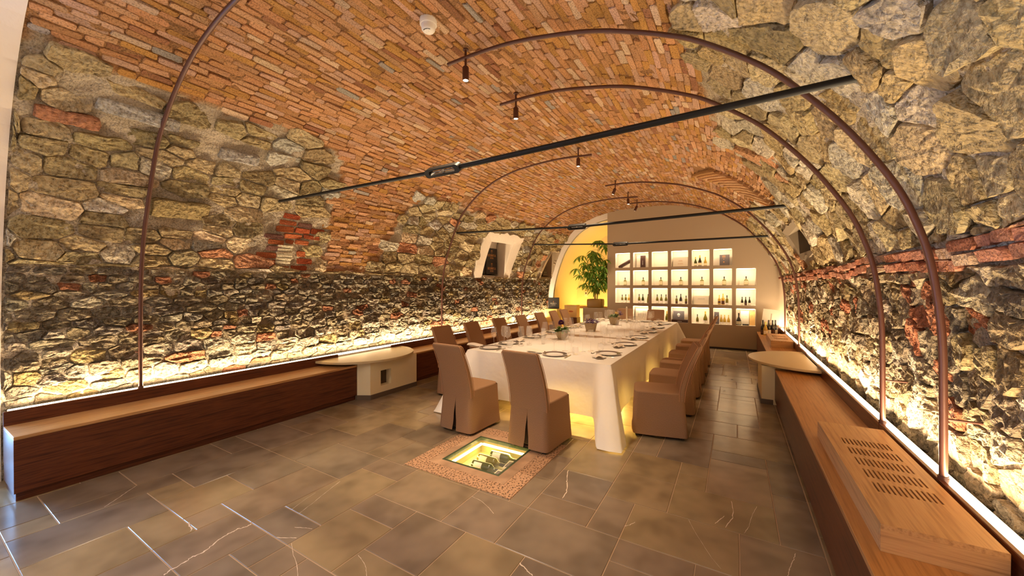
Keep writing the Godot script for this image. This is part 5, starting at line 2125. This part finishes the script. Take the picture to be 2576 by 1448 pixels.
func build_back_niches() -> void:
	var mb := MB.new()
	var xl := -3.2
	var xr := 1.5
	var yt := 4.2
	# the front face is laid in strips round the niches
	var y := 0.0
	for r in [3, 2, 1, 0]:
		mb.slab(xl, xr, y, NY[r], ZB, ZB - 0.06)
		var x := xl
		for c in 7:
			if has_niche(c, r):
				mb.slab(x, NX + c * NP, NY[r], NY[r] + NW, ZB, ZB - 0.06)
				x = NX + c * NP + NW
		mb.slab(x, xr, NY[r], NY[r] + NW, ZB, ZB - 0.06)
		y = NY[r] + NW
	mb.slab(xl, xr, y, yt, ZB, ZB - 0.06)
	mb.slab(xl, xr, 0.0, yt, ZB - 0.42, ZB - 0.5)
	mb.slab(xl, xl + 0.06, 0.0, yt, ZB - 0.06, ZB - 0.42)
	var wall := setting("wall_back", mb.mesh(), M.taupe, "smooth taupe back wall pierced by a grid of lit square niches", "wall")
	var liner := MB.new()
	var t := 0.008
	liner.slab(-t, NW + t, -t, 0, -0.06, -ND)
	liner.slab(-t, NW + t, NW, NW + t, -0.06, -ND)
	liner.slab(-t, 0, 0, NW, -0.06, -ND)
	liner.slab(NW, NW + t, 0, NW, -0.06, -ND)
	liner.slab(-t, NW + t, -t, NW + t, -ND, -ND - t)
	# the reveals through the wall
	liner.slab(0, NW, 0, 0.001, -0.001, -0.06); liner.slab(0, NW, NW - 0.001, NW, -0.001, -0.06)
	liner.slab(0, 0.001, 0, NW, -0.001, -0.06); liner.slab(NW - 0.001, NW, 0, NW, -0.001, -0.06)
	var lm := liner.mesh()
	var led := MB.new()
	led.slab(0.02, NW - 0.02, NW - 0.014, NW - 0.003, -0.012, -0.034, 0.002)
	var ledm := led.mesh()
	for r in 4:
		for c in 7:
			if has_niche(c, r):
				var n := part("niche", lm, M.niche_white, wall, Vector3(NX + c * NP, NY[r], ZB))
				part("light_strip", ledm, M.led, n)
				area("niche_light", Vector3(NX + c * NP + NW / 2, NY[r] + NW - 0.02, ZB - 0.03), Vector3(0, -1, -0.75), Vector2(NW - 0.06, 0.02), Color(1.0, 0.9, 0.74), NICHE_ENERGY, Vector3(1, 0, 0))
	var bb := MB.new()
	bb.slab(-3.2, 0.47, 0.0, 0.045, ZB + 0.001, ZB + 0.012, 0.002)
	setting("baseboard_back", bb.mesh(), M.matt_black, "thin dark skirting along the foot of the back wall", "skirting")
	# contents, row by row
	var B := func(c: int, r: int, f: float, h: float, kind: String, glass: String, lab: String, label: String, depth := 0.13, lo := 0.06, hi := 0.3):
		bottle(kind, glass, lab, h * NW, label, Vector3(NX + c * NP + f * NW, NY[r] + 0.0015, ZB - depth), 0.0, "bottles in the wall niches", lo, hi)
	var K := func(called: String, c: int, r: int, f0: float, f1: float, h: float, m: Material, label: String, depth := 0.2, thick := 0.1):
		return crate(called, label, Vector3(NX + c * NP + (f0 + f1) / 2 * NW, NY[r] + 0.0015, ZB - depth), Vector3((f1 - f0) * NW, h * NW, thick), m, 0.0, "box", "boxes in the wall niches")
	# top row
	var o := thing("bottle_case", "dark brown rounded case lying slantwise in the top left niche", "case", Vector3(NX + 0.235, NY[0] + 0.108, ZB - 0.14))
	var q := MB.new()
	q.lathe([Vector2(0.0, -0.2), Vector2(0.035, -0.195), Vector2(0.05, -0.17), Vector2(0.05, 0.165), Vector2(0.035, 0.2), Vector2(0.0, 0.205)], 20)
	part("body", q.mesh(), M.card_brown, o)
	q = MB.new()
	q.slab(-0.018, 0.018, -0.1, 0.1, 0.0495, 0.0505)
	part("plate", q.mesh(), M.rim_grey, o).basis = Basis(Vector3.UP, 0.9)
	o.basis = Basis(Vector3(0, 0, 1), -1.05)
	K.call("carton", 1, 0, 0.13, 0.9, 0.86, M.card_white, "pale cream carton behind the dark upright box in the top row", 0.25, 0.06)
	o = K.call("carton", 1, 0, 0.43, 0.73, 0.8, M.card_brown, "narrow dark brown upright box in the second niche of the top row", 0.14, 0.09)
	printed(o, "BAROLO", 0.03, Vector3(0, 0.13, 0.0465), M.print_white, Basis(Vector3(0, 0, 1), PI / 2))
	o = K.call("carton", 3, 0, 0.1, 0.97, 0.6, M.card_white, "wide white gift box with faint gold print in the fourth niche of the top row", 0.16, 0.2)
	printed(o, "ALBA", 0.035, Vector3(0, 0.15, 0.101), M.print_gold)
	printed(o, "RISERVA", 0.03, Vector3(0, 0.07, 0.101), M.print_gold)
	B.call(4, 0, 0.19, 0.58, "champagne", "green", "cream", "green sparkling wine bottle with gold neck, left of three in the top row")
	B.call(4, 0, 0.44, 0.68, "champagne", "dark", "cream", "dark tall sparkling wine bottle, middle of three in the top row")
	B.call(4, 0, 0.75, 0.57, "champagne", "gold", "cream", "golden sparkling wine bottle, right of three in the top row")
	o = K.call("carton", 5, 0, 0.33, 0.86, 0.66, M.card_grey, "grey box with a gold crest in the last niche of the top row", 0.17, 0.12)
	crest(o, Vector3(-0.015, 0.2, 0.0605), 0.05)
	# second row
	for c in 7:
		B.call(c, 1, [0.6, 0.61, 0.53, 0.54, 0.56, 0.58, 0.52][c], 0.53, "squat", "olive", "cream", "squat square-shouldered bottle in the second row of niches, %s from the left" % NTH[c], 0.12, 0.06, 0.5)
		var bx = K.call("carton", c, 1, 0.18, 0.98 if c != 4 else 0.45, 0.29, M.card_white, "low pale box behind the squat bottle, second row of niches, %s from the left" % NTH[c], 0.25, 0.1)
	# third row
	for e in [[0, 0.4, 0.55, "olive"], [0, 0.64, 0.57, "olive"], [0, 0.85, 0.57, "gold"], [2, 0.3, 0.59, "olive"], [2, 0.56, 0.6, "olive"], [2, 0.85, 0.59, "olive"]]:
		var wh: String = {0.4: "left", 0.64: "middle", 0.85: "right", 0.3: "left", 0.56: "middle"}[e[1]]
		B.call(e[0], 2, e[1], e[2], "bordeaux" if e[0] == 0 else "burgundy", e[3], "white", "white-labelled bottle in the third row, %s of three in the %s niche" % [wh, NTH[e[0]]], 0.13, 0.02, 0.28)
	B.call(1, 2, 0.34, 0.6, "burgundy", "olive", "white", "bottle with a dark band in the second niche of the third row, left one", 0.13, 0.02, 0.26)
	B.call(1, 2, 0.58, 0.6, "burgundy", "green", "white", "bottle with a dark band in the second niche of the third row, middle one", 0.13, 0.02, 0.26)
	B.call(1, 2, 0.92, 0.6, "flute", "olive", "brown", "slender brown bottle at the right edge of the second niche of the third row", 0.13, 0.05, 0.1)
	B.call(3, 2, 0.29, 0.53, "bordeaux", "olive", "brown", "olive bottle, left of three in the fourth niche of the third row", 0.13, 0.06, 0.3)
	B.call(3, 2, 0.54, 0.64, "burgundy", "dark", "white", "dark taller bottle, middle of three in the fourth niche of the third row", 0.13, 0.02, 0.26)
	B.call(3, 2, 0.85, 0.53, "bordeaux", "olive", "brown", "olive bottle, right of three in the fourth niche of the third row", 0.13, 0.06, 0.3)
	o = K.call("carton", 4, 2, 0.12, 0.96, 0.55, M.card_white, "low cream box with grey lettering in the fifth niche of the third row", 0.17, 0.2)
	printed(o, "EDIZIONE", 0.034, Vector3(0, 0.14, 0.101), M.print_grey)
	B.call(5, 2, 0.32, 0.6, "bordeaux", "gold", "brown", "golden bottle with brown label, left of three in the sixth niche of the third row", 0.13, 0.18, 0.36)
	B.call(5, 2, 0.52, 0.68, "bordeaux", "gold", "brown", "tallest golden bottle with brown label, in the sixth niche of the third row", 0.13, 0.06, 0.36)
	B.call(5, 2, 0.73, 0.58, "bordeaux", "olive", "white", "olive bottle with white label, right of three in the sixth niche of the third row", 0.13, 0.02, 0.2)
	B.call(6, 2, 0.32, 0.5, "burgundy", "dark", "white", "small dark bottle, left of three in the last niche of the third row", 0.14, 0.02, 0.28)
	B.call(6, 2, 0.5, 0.5, "burgundy", "dark", "brown", "small dark bottle in front, middle of three in the last niche of the third row", 0.09, 0.02, 0.28)
	B.call(6, 2, 0.7, 0.5, "burgundy", "dark", "white", "small dark bottle, right of three in the last niche of the third row", 0.14, 0.02, 0.28)
	# bottom row
	o = K.call("carton", 1, 3, 0.12, 0.96, 0.8, M.card_white, "white box with a printed frame in the first niche of the bottom row", 0.18, 0.18)
	var fr := MB.new()
	for e in [[-0.05, -0.047, 0.08, 0.2], [0.047, 0.05, 0.08, 0.2], [-0.05, 0.05, 0.2, 0.203], [-0.05, 0.05, 0.08, 0.083]]:
		fr.slab(e[0], e[1], e[2], e[3], 0.09, 0.0906)
	part("print", fr.mesh(), M.print_grey, o)
	B.call(2, 3, 0.91, 0.7, "champagne", "olive", "cream", "tall green bottle alone in the second niche of the bottom row, behind the chair", 0.12, 0.02, 0.16)
	o = K.call("carton", 3, 3, 0.02, 0.98, 0.18, M.card_brown, "low brown box in the third niche of the bottom row, under the grey card", 0.14, 0.22)
	printed(o, "CANTINA", 0.024, Vector3(0, 0.03, 0.111), M.print_white)
	o = thing("display_card", "grey card with a white crowned emblem on the brown box in the bottom row", "card", Vector3(NX + 3 * NP + 0.17, NY[3] + 0.0775, ZB - 0.16))
	q = MB.new()
	q.slab(-0.137, 0.137, 0, 0.225, -0.006, 0.006, 0.001)
	part("panel", q.mesh(), M.card_grey, o)
	emblem(o, Vector3(0, 0.12, 0.0065), 0.036)
	for k in 2:
		bottle("bordeaux", "gold", "cream", 0.075, "tiny golden bottle on the brown box in the bottom row, %s" % ("left one" if k == 0 else "right one"), Vector3(NX + 3 * NP + 0.335 + k * 0.035, NY[3] + 0.0775, ZB - 0.13), 0.0, "bottles in the wall niches")
	B.call(4, 3, 0.31, 0.56, "burgundy", "olive", "white", "olive bottle left in the fourth niche of the bottom row", 0.13, 0.0, 0.16)
	B.call(4, 3, 0.76, 0.76, "champagne", "olive", "white", "taller bottle right in the fourth niche of the bottom row, behind the chair backs", 0.13, 0.02, 0.25)
	o = K.call("carton", 5, 3, 0.05, 0.31, 0.74, M.card_grey, "narrow grey box with white upright lettering in the bottom row", 0.12, 0.09)
	printed(o, "MAGNUM", 0.036, Vector3(0, 0.15, 0.0465), M.print_white, Basis(Vector3(0, 0, 1), -PI / 2))
	for k in 3:
		B.call(5, 3, [0.43, 0.61, 0.82][k], 0.58, "burgundy", "gold", "white", "golden bottle with dark band beside the grey lettered box, %s of three" % ["left", "middle", "right"][k], 0.12, 0.0, 0.24)
	B.call(6, 3, 0.15, 0.72, "bellied", "dark", "cream", "dark bell-shaped bottle with gold label in the last niche of the bottom row", 0.11, 0.08, 0.3)
	o = K.call("carton", 6, 3, 0.24, 0.68, 0.86, M.card_white, "tall cream box with grey print in the last niche of the bottom row", 0.22, 0.1)
	printed(o, "VIGNA", 0.032, Vector3(0.0, 0.21, 0.051), M.print_grey)
	o = K.call("carton", 6, 3, 0.7, 0.98, 0.82, M.card_tan, "tall light tan wooden box at the right in the last niche of the bottom row", 0.2, 0.12)
	printed(o, "9", 0.1, Vector3(-0.02, 0.22, 0.061), M.print_gold)
	K.call("carton", 6, 3, 0.34, 0.66, 0.07, M.matt_black, "flat black case lying in front of the cream box in the bottom row", 0.1, 0.07)

const NICHE_ENERGY := 0.12

func crest(o: Node3D, at: Vector3, s: float) -> void:
	var mb := MB.new()
	for k in 5:
		var a := (k - 2) * 0.45
		mb.box(Vector3(sin(a) * s * 0.7, s * 0.5 + cos(a) * s * 0.25, 0), Vector3(s * 0.16, s * 0.5, 0.0008), 0.0)
	mb.slab(-s * 0.7, s * 0.7, -s * 0.1, s * 0.08, -0.0004, 0.0004)
	mb.prism(PackedVector2Array([Vector2(-s * 0.3, 0), Vector2(s * 0.3, 0), Vector2(0, s * 0.5)]), -0.0004, 0.0004, Transform3D(Basis(Vector3(1, 0, 0), PI / 2), Vector3(0, -s * 0.7, 0)))
	mb.lathe([Vector2(0, -0.0004), Vector2(s * 0.34, -0.0004), Vector2(s * 0.34, 0.0004), Vector2(0, 0.0004)], 16, Transform3D(Basis(Vector3(1, 0, 0), PI / 2), Vector3(0, -s * 2.2, 0)))
	part("crest", mb.mesh(), M.print_gold, o, at)

# a white rounded head-shaped emblem: a domed top, a brow band, and a small pointed base
func emblem(o: Node3D, at: Vector3, s: float) -> void:
	var mb := MB.new()
	var flat := Transform3D(Basis(Vector3(1, 0, 0), PI / 2), Vector3.ZERO)
	var dome := PackedVector2Array()
	for k in 17:
		var a := PI * k / 16.0
		dome.push_back(Vector2(cos(a) * s, -0.15 * s - sin(a) * s))
	mb.prism(dome, -0.0004, 0.0004, flat)
	mb.slab(-s, -s * 0.3, -s * 0.22, s * 0.0, -0.0004, 0.0004)
	mb.slab(s * 0.3, s, -s * 0.22, s * 0.0, -0.0004, 0.0004)
	mb.slab(-s * 0.16, s * 0.16, -s * 0.6, s * 0.0, -0.0004, 0.0004)
	mb.prism(PackedVector2Array([Vector2(-s * 0.9, s * 0.45), Vector2(-s * 0.4, s * 0.55), Vector2(0, s * 1.25), Vector2(s * 0.4, s * 0.55), Vector2(s * 0.9, s * 0.45), Vector2(s * 0.5, s * 1.0), Vector2(0, s * 1.5), Vector2(-s * 0.5, s * 1.0)]), -0.0004, 0.0004, flat)
	part("emblem", mb.mesh(), M.print_white, o, at)

# ------------------------------------------------------------------ alcove at the far left
func build_alcove() -> void:
	setting("wall_alcove", arch_wall(-11.35, -10.96, 0.17, -6.6, 2.2, 4.6, -99.0, -2.2), M.plaster, "white plaster arch at the far left, framing the warmly lit alcove", "wall")
	var mb := MB.new()
	var rows := []
	for z in [-11.0, -13.0]:
		var row := []
		var i := 0
		while i < sec_p.size():
			var p := sec_p[i] + sec_n[i] * 0.19
			if p.x < -2.6:
				row.append(Vector3(p.x, p.y, z))
			i += 6
		rows.append(row)
	mb.grid(rows, false, false)
	mb.slab(-6.6, -2.4, 0.0, 4.6, -13.0, -13.2)
	mb.slab(-3.19, -2.4, 0.0, 4.6, -11.41, -13.0)
	mb.slab(-6.6, -2.2, 0.0, 0.002, -10.9, -13.0)
	setting("wall_alcove", mb.mesh(), M.cream, "curved cream walls inside the lit alcove behind the plant", "wall")
	var tr := MB.new()
	tr.slab(-5.0, -3.2, 0.78, 0.86, -12.98, -13.0, 0.002)
	setting("trim_1", tr.mesh(), M.label_brown, "dark rail low on the alcove's back wall", "rail")
	# plinth
	mb = MB.new()
	mb.slab(-3.95, -3.205, 0.0, 0.935, -10.905, -11.38, 0.004)
	single("plinth", mb.mesh(), M.taupe, "taupe plinth at the left end of the niche wall, carrying the plant", "plinth")
	var pl := thing("planter", "rounded olive-brown planter on the taupe plinth", "planter", Vector3(-3.63, 0.936, -11.14))
	var rows2 := []
	for q in [[0.001, 0.0], [0.88, 0.0], [0.94, 0.015], [1.0, 0.1], [1.0, 0.2], [0.96, 0.255], [0.9, 0.258], [0.88, 0.22], [0.001, 0.22]]:
		var row := []
		for k in 36:
			var t := TAU * k / 36.0
			row.append(Vector3(signf(cos(t)) * pow(absf(cos(t)), 0.55) * 0.245 * q[0], q[1], signf(sin(t)) * pow(absf(sin(t)), 0.55) * 0.2 * q[0]))
		rows2.append(row)
	mb = MB.new()
	mb.grid(rows2, true, true)
	part("pot", mb.mesh(), M.planter, pl)
	var plant := thing("potted_plant", "tall leafy indoor tree growing from the planter in front of the lit alcove", "plant", Vector3(-3.63, 1.157, -11.14))
	mb = MB.new()
	mb.lathe([Vector2(0.0, 0.0), Vector2(0.17, 0.0), Vector2(0.16, 0.012), Vector2(0.0, 0.02)], 20)
	part("soil", mb.mesh(), M.soil, plant)
	# stems lean apart; clusters of drooping leaflets sit along them
	rng.seed = 515
	var tips := []
	for e in [[0.0, 0.02, 1.72, 0.14], [-0.05, -0.02, 1.45, -0.1], [0.05, 0.03, 1.25, 0.24], [-0.02, 0.05, 1.05, -0.22], [0.03, -0.04, 0.85, 0.3]]:
		var path := []
		for k in 9:
			var t := k / 8.0
			path.append(Vector3(e[0] + e[3] * t * t + sin(t * 5.0 + e[2]) * 0.012, 0.0 + e[2] * t, e[1] + 0.1 * t * t * (1.0 if e[1] > 0 else -0.6)))
		var st := MB.new()
		st.tube(path, 0.013, 7, true, 0.005)
		part("stem", st.mesh(), M.stem, plant)
		for k in range(3, 9):
			tips.append(path[k])
	var shapes := []
	for v in 4:
		var lm := MB.new()
		var cnt := 6 + v % 2
		for k in cnt:
			var a := TAU * k / cnt + v * 0.3
			var d := Vector3(cos(a), -0.35 + rng.randf_range(-0.25, 0.1), sin(a)).normalized()
			leaf_blade(lm, d * 0.02, d, rng.randf_range(0.17, 0.25), 0.07, 0.5)
		shapes.append(lm.mesh())
	for k in 74:
		var base: Vector3 = tips[k % tips.size()]
		var a := rng.randf() * TAU
		var reach := rng.randf_range(0.1, 0.42) * (1.15 - 0.35 * absf(base.y - 1.0))
		var end := base + Vector3(cos(a) * reach, rng.randf_range(-0.1, 0.12), sin(a) * reach * 0.7)
		if end.x > 0.4:
			end.x = 0.4 - rng.randf() * 0.15
		end.y = clampf(end.y, 0.35, 1.77)
		var pm := MB.new()
		pm.tube([base, base.lerp(end, 0.5) + Vector3(0, 0.03, 0), end], 0.003, 5)
		var lf := part("leaf", shapes[k % 4], M.leaf, plant, end)
		lf.basis = Basis(Vector3.UP, rng.randf() * TAU) * Basis(Vector3(1, 0, 0), rng.randf_range(-0.4, 0.4)) * Basis().scaled(Vector3.ONE * rng.randf_range(0.7, 1.1))
		part("leaf_stalk", pm.mesh(), M.leaf, plant)
	# thermostat on the alcove's back wall
	var th := thing("thermostat", "small white control box on the alcove wall", "thermostat", Vector3(-5.27, 1.06, -12.99))
	th.position = Vector3(-4.58, 1.23, -12.985)
	mb = MB.new()
	mb.slab(-0.055, 0.055, 0, 0.17, -0.012, 0.012, 0.006)
	part("case", mb.mesh(), M.white, th)
	mb = MB.new()
	mb.slab(-0.03, 0.03, 0.07, 0.13, 0.0121, 0.0135, 0.0)
	part("window", mb.mesh(), M.rim_grey, th)
	# the uplight at the foot of the alcove
	var up := thing("uplight", "small uplight on the alcove floor throwing a bright column on the wall", "lamp", Vector3(-4.84, 0.003, -12.75))
	mb = MB.new()
	mb.lathe([Vector2(0.0, 0.0), Vector2(0.05, 0.0), Vector2(0.05, 0.08), Vector2(0.043, 0.08), Vector2(0.04, 0.06), Vector2(0.0, 0.06)], 20)
	part("housing", mb.mesh(), M.black, up)
	mb = MB.new()
	mb.lathe([Vector2(0.0, 0.062), Vector2(0.039, 0.062), Vector2(0.0, 0.066)], 20)
	part("lens", mb.mesh(), glow(Color(1.0, 0.82, 0.42), 10.0), up)
	spot("uplight_beam", Vector3(-4.84, 0.1, -12.75), Vector3(0.0, 1.0, -0.1), 24.0, Color(1.0, 0.82, 0.42), ALCOVE_ENERGY * 1.2, 0.03)
	spot("unseen_uplight_wash", Vector3(-4.84, 0.1, -12.7), Vector3(0.25, 1.0, 0.12), 75.0, Color(1.0, 0.82, 0.45), ALCOVE_ENERGY * 2.2, 0.03)
	# second lamp, out of view, placed to light the wall behind the plant
	var up2 := thing("uplight", "small unseen uplight behind the plinth, placed to light the wall behind the plant", "lamp", Vector3(-3.6, 0.003, -12.2))
	mb = MB.new()
	mb.lathe([Vector2(0.0, 0.0), Vector2(0.05, 0.0), Vector2(0.05, 0.08), Vector2(0.043, 0.08), Vector2(0.04, 0.06), Vector2(0.0, 0.06)], 20)
	part("housing", mb.mesh(), M.black, up2)
	mb = MB.new()
	mb.lathe([Vector2(0.0, 0.062), Vector2(0.039, 0.062), Vector2(0.0, 0.066)], 20)
	part("lens", mb.mesh(), glow(Color(1.0, 0.82, 0.42), 10.0), up2)
	spot("unseen_uplight_wash", Vector3(-3.6, 0.1, -12.2), Vector3(0.0, 1.0, -0.25), 70.0, Color(1.0, 0.82, 0.45), ALCOVE_ENERGY * 3.2, 0.03)
	# pedestal with a black card box, wooden crate on a cabinet
	mb = MB.new()
	mb.slab(-4.99, -4.58, 0.0, 0.90, -10.42, -10.75, 0.006)
	single("pedestal", mb.mesh(), M.yellow_lit_board, "pedestal with yellow light painted into its colour at the far end of the left wall", "pedestal")
	var o := crate("carton", "black card box with small gold print standing on the yellow pedestal", Vector3(-4.75, 0.901, -10.56), Vector3(0.33, 0.335, 0.12), M.matt_black, 0.28)
	printed(o, "RISERVA", 0.045, Vector3(0, 0.16, 0.0612), M.print_grey)
	printed(o, "LANGHE", 0.03, Vector3(0, 0.115, 0.0612), M.print_grey)
	crest(o, Vector3(0, 0.21, 0.0612), 0.02)
	mb = MB.new()
	mb.slab(-4.60, -4.17, 0.0, 0.62, -10.98, -11.3, 0.004)
	single("cabinet", mb.mesh(), M.wood, "low wooden cabinet in the alcove opening, under the wine crate", "cabinet")
	var cr := crate("wine_crate", "light wooden wine crate with a reddish stamp at the alcove opening", Vector3(-4.385, 0.621, -11.14), Vector3(0.40, 0.37, 0.28), M.card_tan)
	var ov := MB.new()
	ov.lathe([Vector2(0.0, -0.0004), Vector2(0.05, -0.0004), Vector2(0.05, 0.0004), Vector2(0.0, 0.0004)], 20, Transform3D(Basis(Vector3(1, 0, 0), PI / 2) * Basis().scaled(Vector3(1.5, 1, 0.5)), Vector3(0.02, 0.18, 0.1405)))
	part("stamp", ov.mesh(), M.brick_stamp, cr)

const ALCOVE_ENERGY := 0.9

# ------------------------------------------------------------------ openings in the stone walls
func build_wall_niches() -> void:
	M.niche_white = mat(s255(246, 236, 222), 0.8, 0.0, 0.3)
	M.yellow_lit_board = mat(s255(222, 186, 96), 0.6)  # yellow light on the pedestal put into its colour
	M.brick_stamp = mat(s255(176, 96, 56), 0.7)
	# white plastered niche on the left, with black boxes; edges given from the bottom left round to the bottom right
	var l1 := [[Vector2(6.83, 1.80), Vector2(6.80, 2.25), Vector2(6.79, 2.62), Vector2(6.84, 2.85)], [Vector2(6.84, 2.85), Vector2(7.1, 2.89), Vector2(7.6, 2.92), Vector2(8.44, 2.91)], [Vector2(8.44, 2.91), Vector2(8.42, 2.66), Vector2(8.38, 2.2), Vector2(8.36, 1.80)]]
	var i1 := [[Vector2(7.13, 1.80), Vector2(7.13, 2.66)], [Vector2(7.13, 2.66), Vector2(8.08, 2.68)], [Vector2(8.08, 2.68), Vector2(8.10, 1.80)]]
	wall_niche("plaster_niche", "white plastered niche in the left stone wall holding two black boxes", l1, i1, 0.5, 0.14, M.plaster, M.plaster)
	var base := on_vault(7.6, 1.80, -0.25)
	for k in 2:
		var o := crate("carton", "%s black box with copper print in the white wall niche" % ("lower" if k == 0 else "upper"), Vector3(-5.34, base.y + 0.035 + k * 0.325, -7.90), Vector3(0.42, 0.32, 0.2), M.matt_black, PI / 2 - 0.12, "box", "black boxes in the wall niche")
		crest(o, Vector3(0, 0.235, 0.1012), 0.04)
		printed(o, "RISERVA", 0.075, Vector3(0, 0.14, 0.1012), M.print_gold)
		printed(o, "RUM", 0.055, Vector3(0, 0.075, 0.1012), M.print_gold)
	crate("carton", "plain dark carton left of the two printed boxes in the white wall niche", Vector3(-5.36, base.y + 0.035, -7.56), Vector3(0.2, 0.6, 0.16), M.matt_black, PI / 2)
	# second, half-hidden niche further back, with a block of stone standing in it
	var l2 := [[Vector2(10.08, 1.84), Vector2(10.16, 2.2), Vector2(10.36, 2.72)], [Vector2(10.36, 2.72), Vector2(10.94, 2.74)], [Vector2(10.94, 2.74), Vector2(10.94, 1.84)]]
	var i2 := [[Vector2(10.16, 1.84), Vector2(10.42, 2.68)], [Vector2(10.42, 2.68), Vector2(10.93, 2.7)], [Vector2(10.93, 2.7), Vector2(10.93, 1.84)]]
	wall_niche("plaster_niche", "half-hidden grey niche in the left wall beside the white arch", l2, i2, 0.35, 0.0, M.taupe, M.taupe)
	var sb := MB.new()
	for k in 9:
		sb.box(Vector3(0.01 * sin(k * 2.0), 0.035 + k * 0.07, 0.0), Vector3(0.2 - k * 0.006, 0.068, 0.3 - k * 0.012), 0.012, Transform3D(Basis(Vector3.UP, 0.08 * sin(k * 1.7)), Vector3(-0.012 * k, 0, 0)))
	single("stone_block", sb.mesh(), M.vent, "dark rough stone block standing in the half-hidden niche on the left", "stone", Vector3(-5.16, base.y + 0.06, -10.62))
	# stone-lined hole on the right
	var l3 := [[Vector2(7.42, 9.5), Vector2(7.42, 9.0)], [Vector2(7.42, 9.0), Vector2(6.0, 8.98)], [Vector2(6.0, 8.98), Vector2(5.95, 9.5)], [Vector2(5.95, 9.5), Vector2(7.42, 9.5)]]
	var i3 := [[Vector2(7.15, 9.42), Vector2(7.15, 9.1)], [Vector2(7.15, 9.1), Vector2(6.14, 9.08)], [Vector2(6.14, 9.08), Vector2(6.1, 9.44)], [Vector2(6.1, 9.44), Vector2(7.15, 9.42)]]
	wall_niche("stone_recess", "dark square recess in the right stone wall, above the red brick course", l3, i3, 0.5, -0.1, mat(s255(128, 112, 92), 0.95), M.hole_shade)  # back painted dark as the shade inside the recess

# a surround on the wall face, reveals that splay by "splay", and a back
func wall_niche(called: String, label: String, outer: Array, inner: Array, depth: float, splay: float, face_m: Material, back_m: Material) -> void:
	var o := setting(called, null, null, label, "niche")
	var n := 14
	var at := func(line: Array, u: float) -> Vector2:
		var f := u * (line.size() - 1)
		var i := mini(int(f), line.size() - 2)
		return line[i].lerp(line[i + 1], f - i)
	var mb := MB.new()
	var rim := []
	for e in outer.size():
		for k in n:
			var us := [float(k) / n, float(k + 1) / n]
			var q := []
			for u in us:
				var po: Vector2 = at.call(outer[e], u)
				var pi: Vector2 = at.call(inner[e], u)
				po += Vector2(fn2.get_noise_2d(po.x * 30.0, po.y * 30.0), fn2.get_noise_2d(po.x * 30.0 + 50.0, po.y * 30.0)) * 0.035
				var pb := pi + Vector2(signf(pi.x - 7.6) * splay * (1.0 if pi.x > 7.6 else 0.2), 0)
				q.append([on_vault(po.x, po.y, -0.03), on_vault(po.x, po.y, 0.036), on_vault(pi.x, pi.y, 0.022), on_vault(pi.x, pi.y, 0.0), on_vault(pb.x, pb.y, -depth)])
			for r in 4:
				mb.quad(q[0][r], q[0][r + 1], q[1][r + 1], q[1][r])
			rim.append(q[0][4])
			if k == n - 1 and e == outer.size() - 1:
				rim.append(q[1][4])
	# the sill between the two feet
	var f0: Vector2 = inner[0][0]
	var f1: Vector2 = inner[inner.size() - 1][inner[inner.size() - 1].size() - 1]
	mb.quad(on_vault(f0.x, f0.y, 0.03), on_vault(f1.x, f1.y, 0.03), on_vault(f1.x + splay, f1.y, -depth), on_vault(f0.x, f0.y, -depth))
	part("surround", mb.mesh(), face_m, o)
	var bk := MB.new()
	var c := Vector3.ZERO
	for p in rim:
		c += p / rim.size()
	for k in rim.size():
		bk.tri(rim[k], c, rim[(k + 1) % rim.size()])
	part("back", bk.mesh(), back_m, o)

# ------------------------------------------------------------------ things on the far right bench
func build_bench_things() -> void:
	var y := 0.4875
	var o := thing("wooden_case", "open wooden wine case with pale tilted lid, end of the right bench", "case", Vector3(0.73, y, -10.66))
	var mb := MB.new()
	mb.slab(-0.15, 0.15, 0.0, 0.2, -0.18, 0.12, 0.003)
	part("body", mb.mesh(), M.wood, o)
	mb = MB.new()
	mb.box(Vector3(0, 0.2, 0), Vector3(0.34, 0.42, 0.014), 0.002)
	var lid := part("lid", mb.mesh(), M.card_white, o, Vector3(-0.02, 0.2, 0.1))
	lid.basis = Basis(Vector3(1, 0, 0), -0.55) * Basis(Vector3(0, 0, 1), -0.12)
	mb = MB.new()
	mb.slab(-0.012, 0.012, 0.1, 0.3, 0.0072, 0.008)
	part("print", mb.mesh(), M.print_grey, lid)
	var rows := [["dark", 0.555, -10.30, "tall dark bottle at the front left of the group on the far right bench"], ["gold", 0.60, -10.22, "pale yellow bottle in front of the dark bottles on the far right bench"], ["dark", 0.67, -10.36, "dark bottle with silver label in the middle of the far right bench group"],
		["dark", 0.745, -10.38, "dark bottle with brown label at the right of the far right bench group"], ["dark", 0.80, -10.44, "dark bottle at the back right of the far right bench group"]]
	var k := 0
	for r in rows:
		bottle("bordeaux" if k != 1 else "burgundy", r[0], ["brown", "cream", "white", "brown", "white"][k], 0.33 if k != 1 else 0.3, r[3], Vector3(r[1], y, r[2]), 0.2, "bottles on the far right bench")
		k += 1
